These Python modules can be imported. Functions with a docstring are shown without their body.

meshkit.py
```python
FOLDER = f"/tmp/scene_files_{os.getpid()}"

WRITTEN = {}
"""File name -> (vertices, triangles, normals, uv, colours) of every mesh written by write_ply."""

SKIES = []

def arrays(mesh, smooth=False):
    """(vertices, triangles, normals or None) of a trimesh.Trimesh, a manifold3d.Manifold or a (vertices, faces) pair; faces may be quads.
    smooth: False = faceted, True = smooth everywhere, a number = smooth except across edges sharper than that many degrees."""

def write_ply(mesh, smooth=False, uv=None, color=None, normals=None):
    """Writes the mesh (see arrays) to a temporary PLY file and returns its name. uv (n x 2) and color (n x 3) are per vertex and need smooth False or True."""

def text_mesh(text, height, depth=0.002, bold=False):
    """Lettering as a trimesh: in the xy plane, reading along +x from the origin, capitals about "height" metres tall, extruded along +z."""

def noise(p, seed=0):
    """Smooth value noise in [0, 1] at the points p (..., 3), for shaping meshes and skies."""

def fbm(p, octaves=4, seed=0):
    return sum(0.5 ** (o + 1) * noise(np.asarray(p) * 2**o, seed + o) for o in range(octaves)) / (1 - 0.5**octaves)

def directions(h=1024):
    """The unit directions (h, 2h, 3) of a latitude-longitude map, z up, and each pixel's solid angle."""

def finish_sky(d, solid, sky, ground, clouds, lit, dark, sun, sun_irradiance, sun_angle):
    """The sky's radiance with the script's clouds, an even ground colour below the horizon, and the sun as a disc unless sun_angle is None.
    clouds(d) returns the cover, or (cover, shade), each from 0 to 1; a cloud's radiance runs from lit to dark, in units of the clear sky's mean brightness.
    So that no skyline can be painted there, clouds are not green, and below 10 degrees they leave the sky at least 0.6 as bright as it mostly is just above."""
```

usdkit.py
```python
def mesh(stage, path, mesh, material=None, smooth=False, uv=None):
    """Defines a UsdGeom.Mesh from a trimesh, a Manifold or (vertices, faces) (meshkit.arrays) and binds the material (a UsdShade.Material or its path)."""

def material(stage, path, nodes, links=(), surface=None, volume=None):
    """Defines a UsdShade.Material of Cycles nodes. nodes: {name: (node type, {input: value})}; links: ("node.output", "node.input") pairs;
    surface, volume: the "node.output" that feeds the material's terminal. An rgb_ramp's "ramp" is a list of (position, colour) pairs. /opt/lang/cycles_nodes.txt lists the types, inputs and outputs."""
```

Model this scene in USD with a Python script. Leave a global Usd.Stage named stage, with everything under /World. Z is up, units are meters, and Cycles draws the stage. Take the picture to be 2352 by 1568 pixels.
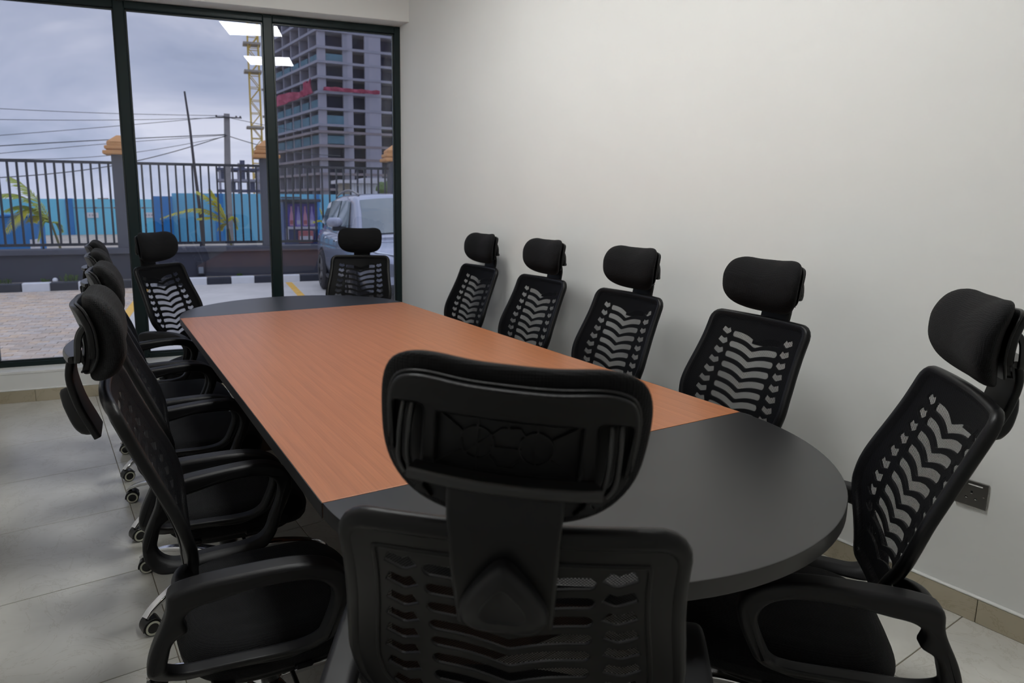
import math, random
import numpy as np, trimesh
import shapely.geometry as sg
from shapely.ops import unary_union
from shapely import affinity
from scipy.interpolate import PchipInterpolator, CubicSpline
from pxr import Usd, UsdGeom, UsdLux, UsdShade, Gf, Sdf
import usdkit, meshkit

stage = Usd.Stage.CreateInMemory()
UsdGeom.SetStageUpAxis(stage, 'Z'); UsdGeom.SetStageMetersPerUnit(stage, 1.0)
UsdGeom.Xform.Define(stage, '/World'); UsdGeom.Scope.Define(stage, '/World/Looks')
rng = random.Random(7); nrng = np.random.default_rng(7)
PI = math.pi

# ------------------------------------------------------------------ camera
F_PX, CX, CY = 1514.4, 1045.6, 715.1
PITCH, ROLL, YAW = -0.164002, 0.0045168, 0.563327
cam = UsdGeom.Camera.Define(stage, '/World/camera')
cam.CreateHorizontalApertureAttr(36.0); cam.CreateVerticalApertureAttr(24.0)
cam.CreateFocalLengthAttr(36.0 * F_PX / 2352)
cam.CreateHorizontalApertureOffsetAttr(36.0 * (1176 - CX) / 2352)
cam.CreateVerticalApertureOffsetAttr(-36.0 * (784 - CY) / 2352)
cam.CreateFStopAttr(5.0); cam.CreateFocusDistanceAttr(2.0)
cam.CreateClippingRangeAttr(Gf.Vec2f(0.05, 2000))
cam.CreateExposureAttr(0.0)
fw = np.array([math.sin(YAW) * math.cos(PITCH), math.cos(YAW) * math.cos(PITCH), math.sin(PITCH)])
rt = np.array([math.cos(YAW), -math.sin(YAW), 0]); up = np.cross(rt, fw)
r2 = rt * math.cos(ROLL) + up * math.sin(ROLL); u2 = -rt * math.sin(ROLL) + up * math.cos(ROLL)
m = Gf.Matrix4d(*r2, 0, *u2, 0, *(-fw), 0, 0, 0, 1.39, 1)
UsdGeom.Xformable(cam).AddTransformOp().Set(m)

# ------------------------------------------------------------------ sky: overcast, brighter towards the zenith, soft cloud breaks
dome = UsdLux.DomeLight.Define(stage, '/World/sky'); dome.CreateIntensityAttr(1.0)
skymat = usdkit.material(stage, '/World/Looks/sky', {
    'tc': ('texture_coordinate', {}),
    'n1': ('noise_texture', {'scale': 3.2, 'detail': 5.0, 'roughness': 0.55, 'distortion': 0.5}),
    'map': ('mapping', {'scale': (1.0, 1.0, 2.2), 'location': (0.2, 0.35, 0.1)}),
    'ramp': ('rgb_ramp', {'ramp': [(0.34, (0.27, 0.33, 0.43)), (0.47, (0.41, 0.46, 0.58)), (0.56, (0.50, 0.54, 0.65)), (0.66, (0.70, 0.72, 0.79))]}),
    'sep': ('separate_xyz', {}),
    'el': ('rgb_ramp', {'ramp': [(0.0, (1.28, 1.26, 1.22)), (0.14, (1.02, 1.02, 1.02)), (0.30, (0.86, 0.87, 0.88)), (0.5, (1.15, 1.15, 1.15)), (1.0, (2.1, 2.1, 2.1))]}),
    'mul': ('vector_math', {'math_type': 'multiply'}),
    'bg': ('background_shader', {'strength': 1.08})},
    [('tc.generated', 'map.vector'), ('map.vector', 'n1.vector'), ('n1.fac', 'ramp.fac'), ('tc.generated', 'sep.vector'), ('sep.z', 'el.fac'),
     ('ramp.color', 'mul.vector1'), ('el.color', 'mul.vector2'), ('mul.vector', 'bg.color')], surface='bg.background')
UsdShade.MaterialBindingAPI.Apply(dome.GetPrim()).Bind(skymat)

PANEL_RADIANCE = 31.0

# ------------------------------------------------------------------ helpers
used = {}
def numbered(path):
    n = used.get(path, 0); used[path] = n + 1
    return path if n == 0 else f'{path}_{n:03d}'

def tag(prim, label=None, cat=None, group=None, kind=None):
    for k, v in (('label', label), ('category', cat), ('group', group), ('kind', kind)):
        if v: prim.SetCustomDataByKey(k, v)
    return prim

def place(prim, loc=(0, 0, 0), rotz=0.0):
    x = UsdGeom.Xformable(prim); x.ClearXformOpOrder()
    x.AddTranslateOp().Set(Gf.Vec3d(*map(float, loc))); x.AddRotateZOp().Set(float(rotz))

def thing(name, label=None, cat=None, group=None, kind=None, loc=(0, 0, 0), rotz=0.0):
    p = UsdGeom.Xform.Define(stage, numbered('/World/' + name)).GetPrim()
    place(p, loc, rotz)
    return tag(p, label, cat, group, kind)

def obj(name, mesh, mat, parent=None, smooth=30, label=None, cat=None, group=None, kind=None, loc=None, rotz=0.0, uv=None):
    base = str(parent.GetPath()) if parent else '/World'
    g = usdkit.mesh(stage, numbered(base + '/' + name), mesh, mat, smooth=smooth, uv=uv)
    p = g.GetPrim()
    if loc is not None: place(p, loc, rotz)
    return tag(p, label, cat, group, kind)

def dup(root, loc, rotz, label, group=None):
    was = root.GetCustomData()
    p = UsdGeom.Xform.Define(stage, numbered('/World/' + root.GetName().rstrip('0123456789').rstrip('_'))).GetPrim()
    p.GetReferences().AddInternalReference(root.GetPath()); p.SetInstanceable(True)
    x = UsdGeom.Xformable(p); x.ClearXformOpOrder()
    p.GetAttribute('xformOp:translate').Set(Gf.Vec3d(*map(float, loc))); p.GetAttribute('xformOp:rotateZ').Set(float(rotz))
    x.SetXformOpOrder([UsdGeom.XformOp(p.GetAttribute('xformOp:translate')), UsdGeom.XformOp(p.GetAttribute('xformOp:rotateZ'))])
    return tag(p, label, was.get('category'), group or was.get('group'))

cat_ = trimesh.util.concatenate
def T(v, f): return trimesh.Trimesh(np.asarray(v, float), np.asarray(f), process=False)

def cbox(x0, x1, y0, y1, z0, z1, c=0.0):
    """a box with chamfered edges"""
    if c <= 0:
        b = trimesh.creation.box([x1 - x0, y1 - y0, z1 - z0]); b.apply_translation([(x0 + x1) / 2, (y0 + y1) / 2, (z0 + z1) / 2]); return b
    c = min(c, (x1 - x0) * .45, (y1 - y0) * .45, (z1 - z0) * .45)
    P = []
    for sx in (0, 1):
        for sy in (0, 1):
            for sz in (0, 1):
                q = np.array([x1 if sx else x0, y1 if sy else y0, z1 if sz else z0], float)
                d = np.array([-1 if sx else 1, -1 if sy else 1, -1 if sz else 1], float) * c
                for k in range(3):
                    e = d.copy(); e[k] = 0; P.append(q + e)
    return trimesh.convex.convex_hull(np.array(P))

def topbox(x0, x1, y0, y1, z0, z1, c):
    """a slab whose upper edges are chamfered (a tile or paver)"""
    v = [(x0, y0, z0), (x1, y0, z0), (x1, y1, z0), (x0, y1, z0), (x0, y0, z1 - c), (x1, y0, z1 - c), (x1, y1, z1 - c), (x0, y1, z1 - c),
         (x0 + c, y0 + c, z1), (x1 - c, y0 + c, z1), (x1 - c, y1 - c, z1), (x0 + c, y1 - c, z1)]
    f = []
    for i in range(4):
        j = (i + 1) % 4
        f += [(i, j, 4 + j), (i, 4 + j, 4 + i), (4 + i, 4 + j, 8 + j), (4 + i, 8 + j, 8 + i)]
    f += [(8, 9, 10), (8, 10, 11)]
    return T(v, f)

def quads(nu, nv, cu=False, cv=False):
    a, b = np.meshgrid(np.arange(nu if cu else nu - 1), np.arange(nv if cv else nv - 1), indexing='ij')
    i0 = a * nv + b; i1 = ((a + 1) % nu) * nv + b; i2 = ((a + 1) % nu) * nv + (b + 1) % nv; i3 = a * nv + (b + 1) % nv
    q = np.stack([i0, i1, i2, i3], -1).reshape(-1, 4)
    return np.vstack([q[:, [0, 1, 2]], q[:, [0, 2, 3]]])

def fixn(m):
    m = trimesh.Trimesh(m.vertices, m.faces, process=True); trimesh.repair.fix_normals(m); return m

def sweep(path, prof, closed=False, upv=(0, 0, 1), scale=None, caps=True):
    """profile (n,2) in (side, up) swept along path"""
    p = np.asarray(path, float); n = len(p); prof = np.asarray(prof, float)
    t = (np.roll(p, -1, 0) - np.roll(p, 1, 0)) if closed else np.gradient(p, axis=0)
    t /= np.linalg.norm(t, axis=1, keepdims=True) + 1e-12
    u = np.asarray(upv, float); u = np.broadcast_to(u, p.shape)
    s = np.cross(t, u); s /= np.linalg.norm(s, axis=1, keepdims=True) + 1e-12
    w = np.cross(s, t)
    sc = np.ones(n) if scale is None else np.asarray(scale, float)
    sc = sc if sc.ndim == 2 else np.stack([sc, sc], 1)
    V = p[:, None] + s[:, None] * (prof[None, :, :1] * sc[:, None, :1]) + w[:, None] * (prof[None, :, 1:] * sc[:, None, 1:])
    k = len(prof); F = quads(n, k, closed, True)
    V = V.reshape(-1, 3)
    if not closed and caps:
        a, b = len(V), len(V) + 1
        V = np.vstack([V, p[0], p[-1]]); i = np.arange(k); j = (i + 1) % k
        F = np.vstack([F, np.stack([np.full(k, a), i, j], 1), np.stack([np.full(k, b), (n - 1) * k + j, (n - 1) * k + i], 1)])
    return fixn(T(V, F))

def circ(r, n=10, r2=None):
    a = np.arange(n) * 2 * PI / n; return np.stack([np.cos(a) * r, np.sin(a) * (r2 or r)], 1)

def rrect(w, h, r, n=4):
    P = []
    for cx, cy, a0 in ((w / 2 - r, h / 2 - r, 0), (-w / 2 + r, h / 2 - r, 90), (-w / 2 + r, -h / 2 + r, 180), (w / 2 - r, -h / 2 + r, 270)):
        for k in range(n): a = math.radians(a0 + 90 * k / (n - 1)); P.append((cx + r * math.cos(a), cy + r * math.sin(a)))
    return np.array(P)

def tube(path, r, n=8, closed=False):
    p = np.asarray(path, float); d = p[-1] - p[0]
    upv = (0, 0, 1) if abs(d[2]) < .8 * np.linalg.norm(d) + 1e-9 else (1, 0.1, 0)
    return sweep(p, circ(r, n), closed, upv)

def lathe(prof, n=24):
    """profile of (r, z)"""
    return trimesh.creation.revolve(np.asarray(prof, float), sections=n)

def spline(P, n=40, closed=False):
    P = np.asarray(P, float)
    if closed: P = np.vstack([P, P[:1]])
    t = np.r_[0, np.cumsum(np.linalg.norm(np.diff(P, axis=0), axis=1))]
    c = CubicSpline(t, P, bc_type='periodic' if closed else 'natural')
    return c(np.linspace(0, t[-1], n, endpoint=not closed))

def ring_pts(line):
    return np.asarray(line.coords)[:-1]

def rext(poly, d, r=0.002, n=2, dense=None):
    """polygon in xy extruded from z=-d/2 to d/2 with rounded edges of radius r"""
    poly = sg.polygon.orient(poly, 1.0)
    if dense: poly = poly.segmentize(dense)
    rings = [ring_pts(poly.exterior)] + [ring_pts(i) for i in poly.interiors]
    def inset(P, q):
        e = np.roll(P, -1, 0) - P; e /= np.linalg.norm(e, axis=1, keepdims=True) + 1e-12
        nrm = np.stack([-e[:, 1], e[:, 0]], 1)
        b = nrm + np.roll(nrm, 1, 0); b /= np.linalg.norm(b, axis=1, keepdims=True) + 1e-9
        c = np.clip((b * nrm).sum(1, keepdims=True), .5, 1)
        return P + b * q / c
    steps = [(r * (1 - math.sin(a)), -d / 2 + r * (1 - math.cos(a))) for a in np.linspace(0, PI / 2, n + 1)] if r > 0 else [(0, -d / 2)]
    steps = steps + [(q, -z) for q, z in reversed(steps)]
    V, F, off, capr = [], [], 0, []
    for P in rings:
        k = len(P)
        for q, z in steps: V.append(np.column_stack([inset(P, q) if q else P, np.full(k, z)]))
        f = quads(len(steps), k, False, True) + off
        F.append(f[:, ::-1]); capr.append((off, off + (len(steps) - 1) * k, k)); off += len(steps) * k
    import mapbox_earcut as me
    flat = np.vstack([inset(P, steps[0][0]) if steps[0][0] else P for P in rings]).astype(np.float64)
    ends = np.cumsum([len(P) for P in rings]).astype(np.uint32)
    tri = me.triangulate_float64(flat, ends).reshape(-1, 3).astype(int)
    lo = np.concatenate([np.arange(a, a + k) for a, b, k in capr]); hi = np.concatenate([np.arange(b, b + k) for a, b, k in capr])
    F += [lo[tri][:, ::-1], hi[tri]]
    m = T(np.vstack(V), np.vstack(F))
    trimesh.repair.fix_normals(m)
    return m

def mapv(m, fn):
    m = m.copy(); m.vertices = fn(np.asarray(m.vertices)); return m

def ax(m, order):
    """reorder the axes of a mesh: order gives for x, y, z the source axis"""
    m = m.copy(); m.vertices = np.asarray(m.vertices)[:, list(order)]; trimesh.repair.fix_normals(m); return m

# ------------------------------------------------------------------ materials
def mat(name, nodes, links, surface='p.BSDF'):
    return usdkit.material(stage, '/World/Looks/' + name, nodes, links, surface=surface)

def plain(name, color, rough=0.5, metal=0.0, spec=0.5, bump=0.0, bscale=400.0, var=0.0, vscale=6.0, coat=0.0, sheen=0.0, ior=1.5):
    nodes = {'p': ('principled_bsdf', {'base_color': color, 'roughness': rough, 'metallic': metal, 'specular_ior_level': spec, 'coat_weight': coat, 'coat_roughness': 0.05, 'sheen_weight': sheen, 'ior': ior})}
    links = []
    if bump or var: nodes['g'] = ('texture_coordinate', {})
    if bump:
        nodes['n'] = ('noise_texture', {'scale': bscale, 'detail': 2.0}); nodes['b'] = ('bump', {'strength': bump, 'distance': 0.002})
        links += [('g.object', 'n.vector'), ('n.fac', 'b.height'), ('b.normal', 'p.normal')]
    if var:
        c = np.array(color)
        nodes['v'] = ('noise_texture', {'scale': vscale, 'detail': 5.0, 'roughness': 0.6})
        nodes['r'] = ('rgb_ramp', {'ramp': [(0.3, tuple(np.clip(c * (1 - var), 0, 1))), (0.7, tuple(np.clip(c * (1 + var), 0, 1)))]})
        links += [('g.object', 'v.vector'), ('v.fac', 'r.fac'), ('r.color', 'p.base_color')]
    return mat(name, nodes, links)

M = {}
M['wall'] = plain('wall_paint', (0.80, 0.80, 0.78), 0.55, spec=0.3, bump=0.05, bscale=60, var=0.012, vscale=2)
M['ceiling'] = plain('ceiling_paint', (0.82, 0.82, 0.81), 0.8, spec=0.2)
M['frame'] = plain('window_frame_green', (0.006, 0.016, 0.017), 0.4, spec=0.3)
M['frame_trim'] = plain('window_bead', (0.03, 0.04, 0.042), 0.3)
M['sill'] = plain('sill_paint', (0.78, 0.78, 0.76), 0.5)
M['plastic'] = plain('black_plastic', (0.004, 0.004, 0.0045), 0.38, spec=0.24, bump=0.08, bscale=700)
M['plastic_arm'] = plain('arm_plastic', (0.008, 0.008, 0.009), 0.46, spec=0.25, bump=0.08, bscale=700)
M['plastic_gloss'] = plain('black_plastic_gloss', (0.006, 0.006, 0.0065), 0.33, spec=0.5)
M['chrome'] = plain('chrome', (0.72, 0.72, 0.73), 0.12, metal=1.0)
M['steel'] = plain('brushed_steel', (0.30, 0.29, 0.28), 0.35, metal=1.0)
M['rubber'] = plain('wheel_rubber', (0.01, 0.01, 0.01), 0.5)
M['wheelring'] = plain('wheel_ring', (0.55, 0.55, 0.45), 0.5)
M['black_lam'] = plain('black_laminate', (0.012, 0.012, 0.013), 0.32, spec=0.5, ior=1.55, bump=0.06, bscale=900)
M['black_edge'] = plain('black_edge_band', (0.014, 0.013, 0.014), 0.5)
M['table_base'] = plain('table_base_brown', (0.06, 0.030, 0.018), 0.5, var=0.2)
M['socket_hole'] = plain('socket_dark', (0.004, 0.004, 0.004), 0.6)
M['grout'] = plain('grout', (0.22, 0.19, 0.14), 0.9)

def fabric(name, color, scale, bump):
    return mat(name, {'g': ('texture_coordinate', {}), 'v': ('voronoi_texture', {'scale': scale, 'randomness': 0.12}),
        'r': ('rgb_ramp', {'ramp': [(0.1, tuple(np.array(color) * 0.55)), (0.55, tuple(np.array(color) * 1.5))]}),
        'b': ('bump', {'strength': bump, 'distance': 0.002, 'invert': True}),
        'p': ('principled_bsdf', {'roughness': 0.75, 'specular_ior_level': 0.12, 'sheen_weight': 0.03, 'sheen_roughness': 0.5})},
        [('g.object', 'v.vector'), ('v.distance', 'r.fac'), ('r.color', 'p.base_color'), ('v.distance', 'b.height'), ('b.normal', 'p.normal')])
M['fabric'] = fabric('headrest_fabric', (0.005, 0.005, 0.0055), 260.0, 0.6)
M['seat_fabric'] = fabric('seat_fabric', (0.004, 0.004, 0.0045), 330.0, 0.6)
M['mesh'] = mat('back_mesh_fabric', {'g': ('texture_coordinate', {}), 'mp': ('mapping', {'rotation': (0, 0, PI / 4), 'scale': (285.0, 285.0, 285.0)}),
    'v': ('voronoi_texture', {'dimensions': '2D', 'scale': 1.0, 'randomness': 0.0}),
    'h': ('math', {'math_type': 'less_than', 'value2': 0.365}),
    'p': ('principled_bsdf', {'base_color': (0.004, 0.004, 0.005), 'roughness': 0.7, 'specular_ior_level': 0.1}), 't': ('transparent_bsdf', {}), 'm': ('mix_closure', {})},
    [('g.UV', 'mp.vector'), ('mp.vector', 'v.vector'), ('v.distance', 'h.value1'), ('h.value', 'm.fac'), ('p.BSDF', 'm.closure1'), ('t.BSDF', 'm.closure2')], 'm.closure')

M['wood'] = mat('cherry_laminate', {'g': ('texture_coordinate', {}),
    'mp': ('mapping', {'scale': (7.0, 0.55, 7.0)}), 'mp2': ('mapping', {'scale': (160.0, 4.0, 100.0)}),
    'n0': ('noise_texture', {'scale': 0.9, 'detail': 2.0}), 'w': ('wave_texture', {'wave_type': 'bands', 'bands_direction': 'x', 'profile': 'saw', 'scale': 1.0, 'distortion': 9.0, 'detail': 3.0, 'detail_scale': 0.7, 'detail_roughness': 0.6}),
    'n': ('noise_texture', {'scale': 1.0, 'detail': 3.0, 'roughness': 0.6}),
    'r': ('rgb_ramp', {'ramp': [(0.0, (0.340, 0.116, 0.042)), (0.55, (0.368, 0.129, 0.049)), (0.9, (0.378, 0.134, 0.051)), (1.0, (0.315, 0.101, 0.036))]}),
    'r2': ('rgb_ramp', {'ramp': [(0.35, (0.90, 0.89, 0.88)), (0.65, (1.05, 1.05, 1.05))]}),
    'mx': ('mix', {'mix_type': 'multiply', 'fac': 1.0}),
    'p': ('principled_bsdf', {'roughness': 0.36, 'specular_ior_level': 0.5, 'ior': 1.55})},
    [('g.object', 'mp.vector'), ('g.object', 'mp2.vector'), ('mp.vector', 'w.vector'), ('mp2.vector', 'n.vector'), ('w.fac', 'r.fac'), ('n.fac', 'r2.fac'),
     ('r.color', 'mx.color1'), ('r2.color', 'mx.color2'), ('mx.color', 'p.base_color')])

def marble(name, c0, c1, vein, rough):
    return mat(name, {'g': ('geometry', {}), 'oi': ('object_info', {}), 'sc': ('vector_math', {'math_type': 'scale', 'vector1': (37.0, 21.0, 11.0)}), 'ad': ('vector_math', {'math_type': 'add'}),
        'n1': ('noise_texture', {'scale': 3.0, 'detail': 6.0, 'roughness': 0.6, 'distortion': 0.6}),
        'r1': ('rgb_ramp', {'ramp': [(0.3, c0), (0.7, c1)]}),
        'n2': ('noise_texture', {'scale': 5.0, 'detail': 7.0, 'roughness': 0.65, 'distortion': 1.4}),
        'r2': ('rgb_ramp', {'ramp': [(0.485, (1, 1, 1)), (0.5, vein), (0.515, (1, 1, 1))]}),
        'mx': ('mix', {'mix_type': 'multiply', 'fac': 0.7}),
        'p': ('principled_bsdf', {'roughness': rough, 'specular_ior_level': 0.4})},
        [('oi.random', 'sc.scale'), ('g.position', 'ad.vector1'), ('sc.vector', 'ad.vector2'), ('ad.vector', 'n1.vector'), ('ad.vector', 'n2.vector'),
         ('n1.fac', 'r1.fac'), ('n2.fac', 'r2.fac'), ('r1.color', 'mx.color1'), ('r2.color', 'mx.color2'), ('mx.color', 'p.base_color')])
M['tile'] = marble('floor_tile', (0.54, 0.525, 0.48), (0.66, 0.645, 0.60), (0.82, 0.80, 0.76), 0.26)
M['skirt'] = marble('skirting_tile', (0.42, 0.37, 0.27), (0.52, 0.46, 0.35), (0.80, 0.76, 0.68), 0.3)

M['pane'] = mat('window_glass', {'f': ('fresnel', {'IOR': 1.45}), 't': ('transparent_bsdf', {'color': (0.90, 0.91, 0.96)}), 'gl': ('glossy_bsdf', {'color': (1, 1, 1), 'roughness': 0.0}), 'm': ('mix_closure', {})},
    [('f.fac', 'm.fac'), ('t.BSDF', 'm.closure1'), ('gl.BSDF', 'm.closure2')], 'm.closure')
M['diffuser'] = mat('panel_diffuser', {'e': ('emission', {'color': (0.98, 1.0, 0.985), 'strength': PANEL_RADIANCE})}, [], 'e.emission')

# ================================================================== ROOM
XW, YC, WB = 2.578, 4.772, 0.213            # right wall, corner with the window wall, the window wall's turn
XL, YR, ZC = -0.345, -1.35, 3.2
dw = np.array([math.cos(WB), -math.sin(WB), 0]); nw = np.array([math.sin(WB), math.cos(WB), 0]); C0 = np.array([XW, YC, 0])
BROT = -math.degrees(WB)
def out(u, v, z=0.0): return tuple(C0 + dw * u + nw * v + np.array([0, 0, z]))
UL = (XL - XW) / dw[0]                       # the left wall along the window wall (about -2.99)
GRD = -0.2

st = 'structure'
floor = thing('floor', 'pale grey-beige stone tile floor with thin brown joints', 'floor', kind=st)
obj('grout_bed', cbox(XL - .1, XW + .1, YR - .1, 5.6, -0.16, -0.0025), M['grout'], floor, smooth=False)
TS, TX, TY = 0.6, 0.262, 3.21
ix0, ix1 = math.floor((XL - TX) / TS), math.ceil((XW - TX) / TS); iy0, iy1 = math.floor((YR - TY) / TS), math.ceil((5.45 - TY) / TS)
room_poly = sg.Polygon([(XL, YR), (XW, YR), (XW, YC), (XL, YC + (XW - XL) * math.tan(WB))])
for i in range(ix0, ix1):
    for j in range(iy0, iy1):
        x0, x1 = max(TX + i * TS, XL) + .0015, min(TX + (i + 1) * TS, XW) - .0015
        y0, y1 = max(TY + j * TS, YR) + .0015, TY + (j + 1) * TS - .0015
        if x1 - x0 < .03: continue
        yt = YC + (XW - x1) * math.tan(WB)
        if y0 > yt + .12: continue
        obj('tile', topbox(x0, x1, y0, min(y1, yt + .2), -0.012, 0.0, 0.0012), M['tile'], floor, smooth=False)

obj('ceiling', cbox(XL - .1, XW + .2, YR - .2, 5.75, ZC, ZC + .15), M['ceiling'], smooth=False, label='flat white ceiling with square light panels', cat='ceiling', kind=st)
obj('wall_right', cbox(XW, XW + .2, YR - .2, YC + .28, -.15, ZC), M['wall'], smooth=False, label='long plain off-white wall on the right', cat='wall', kind=st)
obj('wall_left', cbox(XL - .2, XL, YR - .2, 5.75, -.15, ZC), M['wall'], smooth=False, label='off-white wall at the left edge', cat='wall', kind=st)
obj('wall_rear', cbox(XL - .2, XW + .2, YR - .2, YR, -.15, ZC), M['wall'], smooth=False, label='off-white wall behind the camera', cat='wall', kind=st)
SILL, HEAD, REC = 0.219, 2.766, 0.20
wf = thing('wall_front', 'off-white wall above and below the wide shop window', 'wall', kind=st, loc=out(0, 0), rotz=BROT)
obj('sill_wall', cbox(UL - .15, .03, 0, .30, -.25, SILL - .02), M['wall'], wf, smooth=False)
obj('sill_ledge', cbox(UL - .15, .03, -.004, .30, SILL - .02, SILL, .003), M['sill'], wf)
obj('header', cbox(UL - .2, .03, 0, .30, HEAD, ZC + .4, .003), M['wall'], wf)

# skirting: tile pieces with a painted cap bead
def skirting(name, label, p0, p1, inward, first):
    p0, p1 = np.array(p0, float), np.array(p1, float); L = np.linalg.norm(p1 - p0); ang = math.degrees(math.atan2(p1[1] - p0[1], p1[0] - p0[0]))
    t = thing(name, label, 'skirting', kind=st, loc=(p0[0], p0[1], 0), rotz=ang)
    s = inward; x = -first
    ya, yb = (0, .012) if s > 0 else (-.012, 0)
    while x < L:
        a, b = max(x, 0) + .001, min(x + .6, L) - .001
        if b - a > .02: obj('tile', cbox(a, b, ya, yb, 0, .084, .0015), M['skirt'], t)
        x += .6
    ya, yb = (0, .014) if s > 0 else (-.014, 0)
    obj('cap_bead', cbox(0, L, ya, yb, .084, .093, .003), M['sill'], t)
skirting('baseboard_right', 'beige stone tile skirting along the right wall', (XW, YR), (XW, YC), 1, (.6 - ((.774 - YR) % .6)) % .6)
wl = out(UL, 0)
skirting('baseboard_front', 'beige stone tile skirting below the window sill', (wl[0], wl[1]), (XW, YC), -1, .35)
skirting('baseboard_left', 'beige stone tile skirting along the left wall', (XL, YR), (XL, wl[1]), -1, .2)
skirting('baseboard_rear', 'beige stone tile skirting along the rear wall', (XL, YR), (XW, YR), 1, .3)

# windows: dark green aluminium frames, one pane each
MW, MD = 0.070, 0.10                         # mullion face and depth
edges = [UL - .06, -3.075, -2.086, -1.086, -0.078]     # left edges of jamb, mullions, right jamb
def bar(name, parent, u0, u1, z0, z1, v0=REC - .05, v1=REC + .05, mt='frame', c=.004): return obj(name, cbox(u0, u1, v0, v1, z0, z1, c), M[mt], parent)
wlab = ['left pane of the dark green framed shop window', 'middle pane of the dark green framed shop window', 'right pane of the dark green framed shop window, before the tower']
lefts = [UL + .002, -2.016, -1.016]; rights = [-2.086, -1.086, -0.078]
zb, zt = SILL + .035, HEAD - .055
for k in range(3):
    w = thing('window_%d' % (k + 1), wlab[k], 'window', kind=st, loc=out(0, 0), rotz=BROT)
    a, b = lefts[k], rights[k]
    obj('pane', cbox(a - .004, b + .004, REC - .003, REC + .003, zb - .006, zt + .006), M['pane'], w, smooth=False)
    bar('bottom_rail', w, a, b, SILL, zb); bar('head_rail', w, a, b, zt, HEAD - .004)
    bar('glazing_bead', w, a, b, zb, zb + .010, REC - .022, REC - .006, 'frame_trim', .003)
    bar('glazing_bead', w, a, b, zt - .012, zt, REC - .022, REC - .006, 'frame_trim', .003)
    bar('glazing_bead', w, a, a + .012, zb, zt, REC - .022, REC - .006, 'frame_trim', .003)
    bar('glazing_bead', w, b - .012, b, zb, zt, REC - .022, REC - .006, 'frame_trim', .003)
    if k < 2: bar('mullion', w, b, b + MW, SILL, HEAD - .004, REC - .05, REC + .06, c=.005)
    else: bar('jamb', w, b, b + .052, SILL, HEAD - .004); bar('wall_seal', w, b + .052, b + .085, SILL, HEAD, REC - .02, REC + .05, 'sill', .002)
    if k == 0: bar('jamb', w, UL - .05, a, SILL, HEAD - .004)

# ceiling light panels (seen in the photo as reflections in the glass)
for i, (x, y) in enumerate(((1.15, 2.97), (1.11, 1.34))):
    t = thing('ceiling_light', ['square white LED ceiling panel nearest the window', 'square white LED ceiling panel over the middle of the table', 'square white LED ceiling panel behind the camera'][i], 'ceiling light', 'ceiling light panels', loc=(x, y, ZC))
    h = .30
    fr = sg.box(-h, -h, h, h).difference(sg.box(-h + .02, -h + .02, h - .02, h - .02))
    f = rext(fr, .014, .002); f.apply_translation([0, 0, -.007]); obj('frame', f, M['sill'], t)
    obj('diffuser', cbox(-h + .02, h - .02, -h + .02, h - .02, -.010, -.004), M['diffuser'], t, smooth=False)

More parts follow.
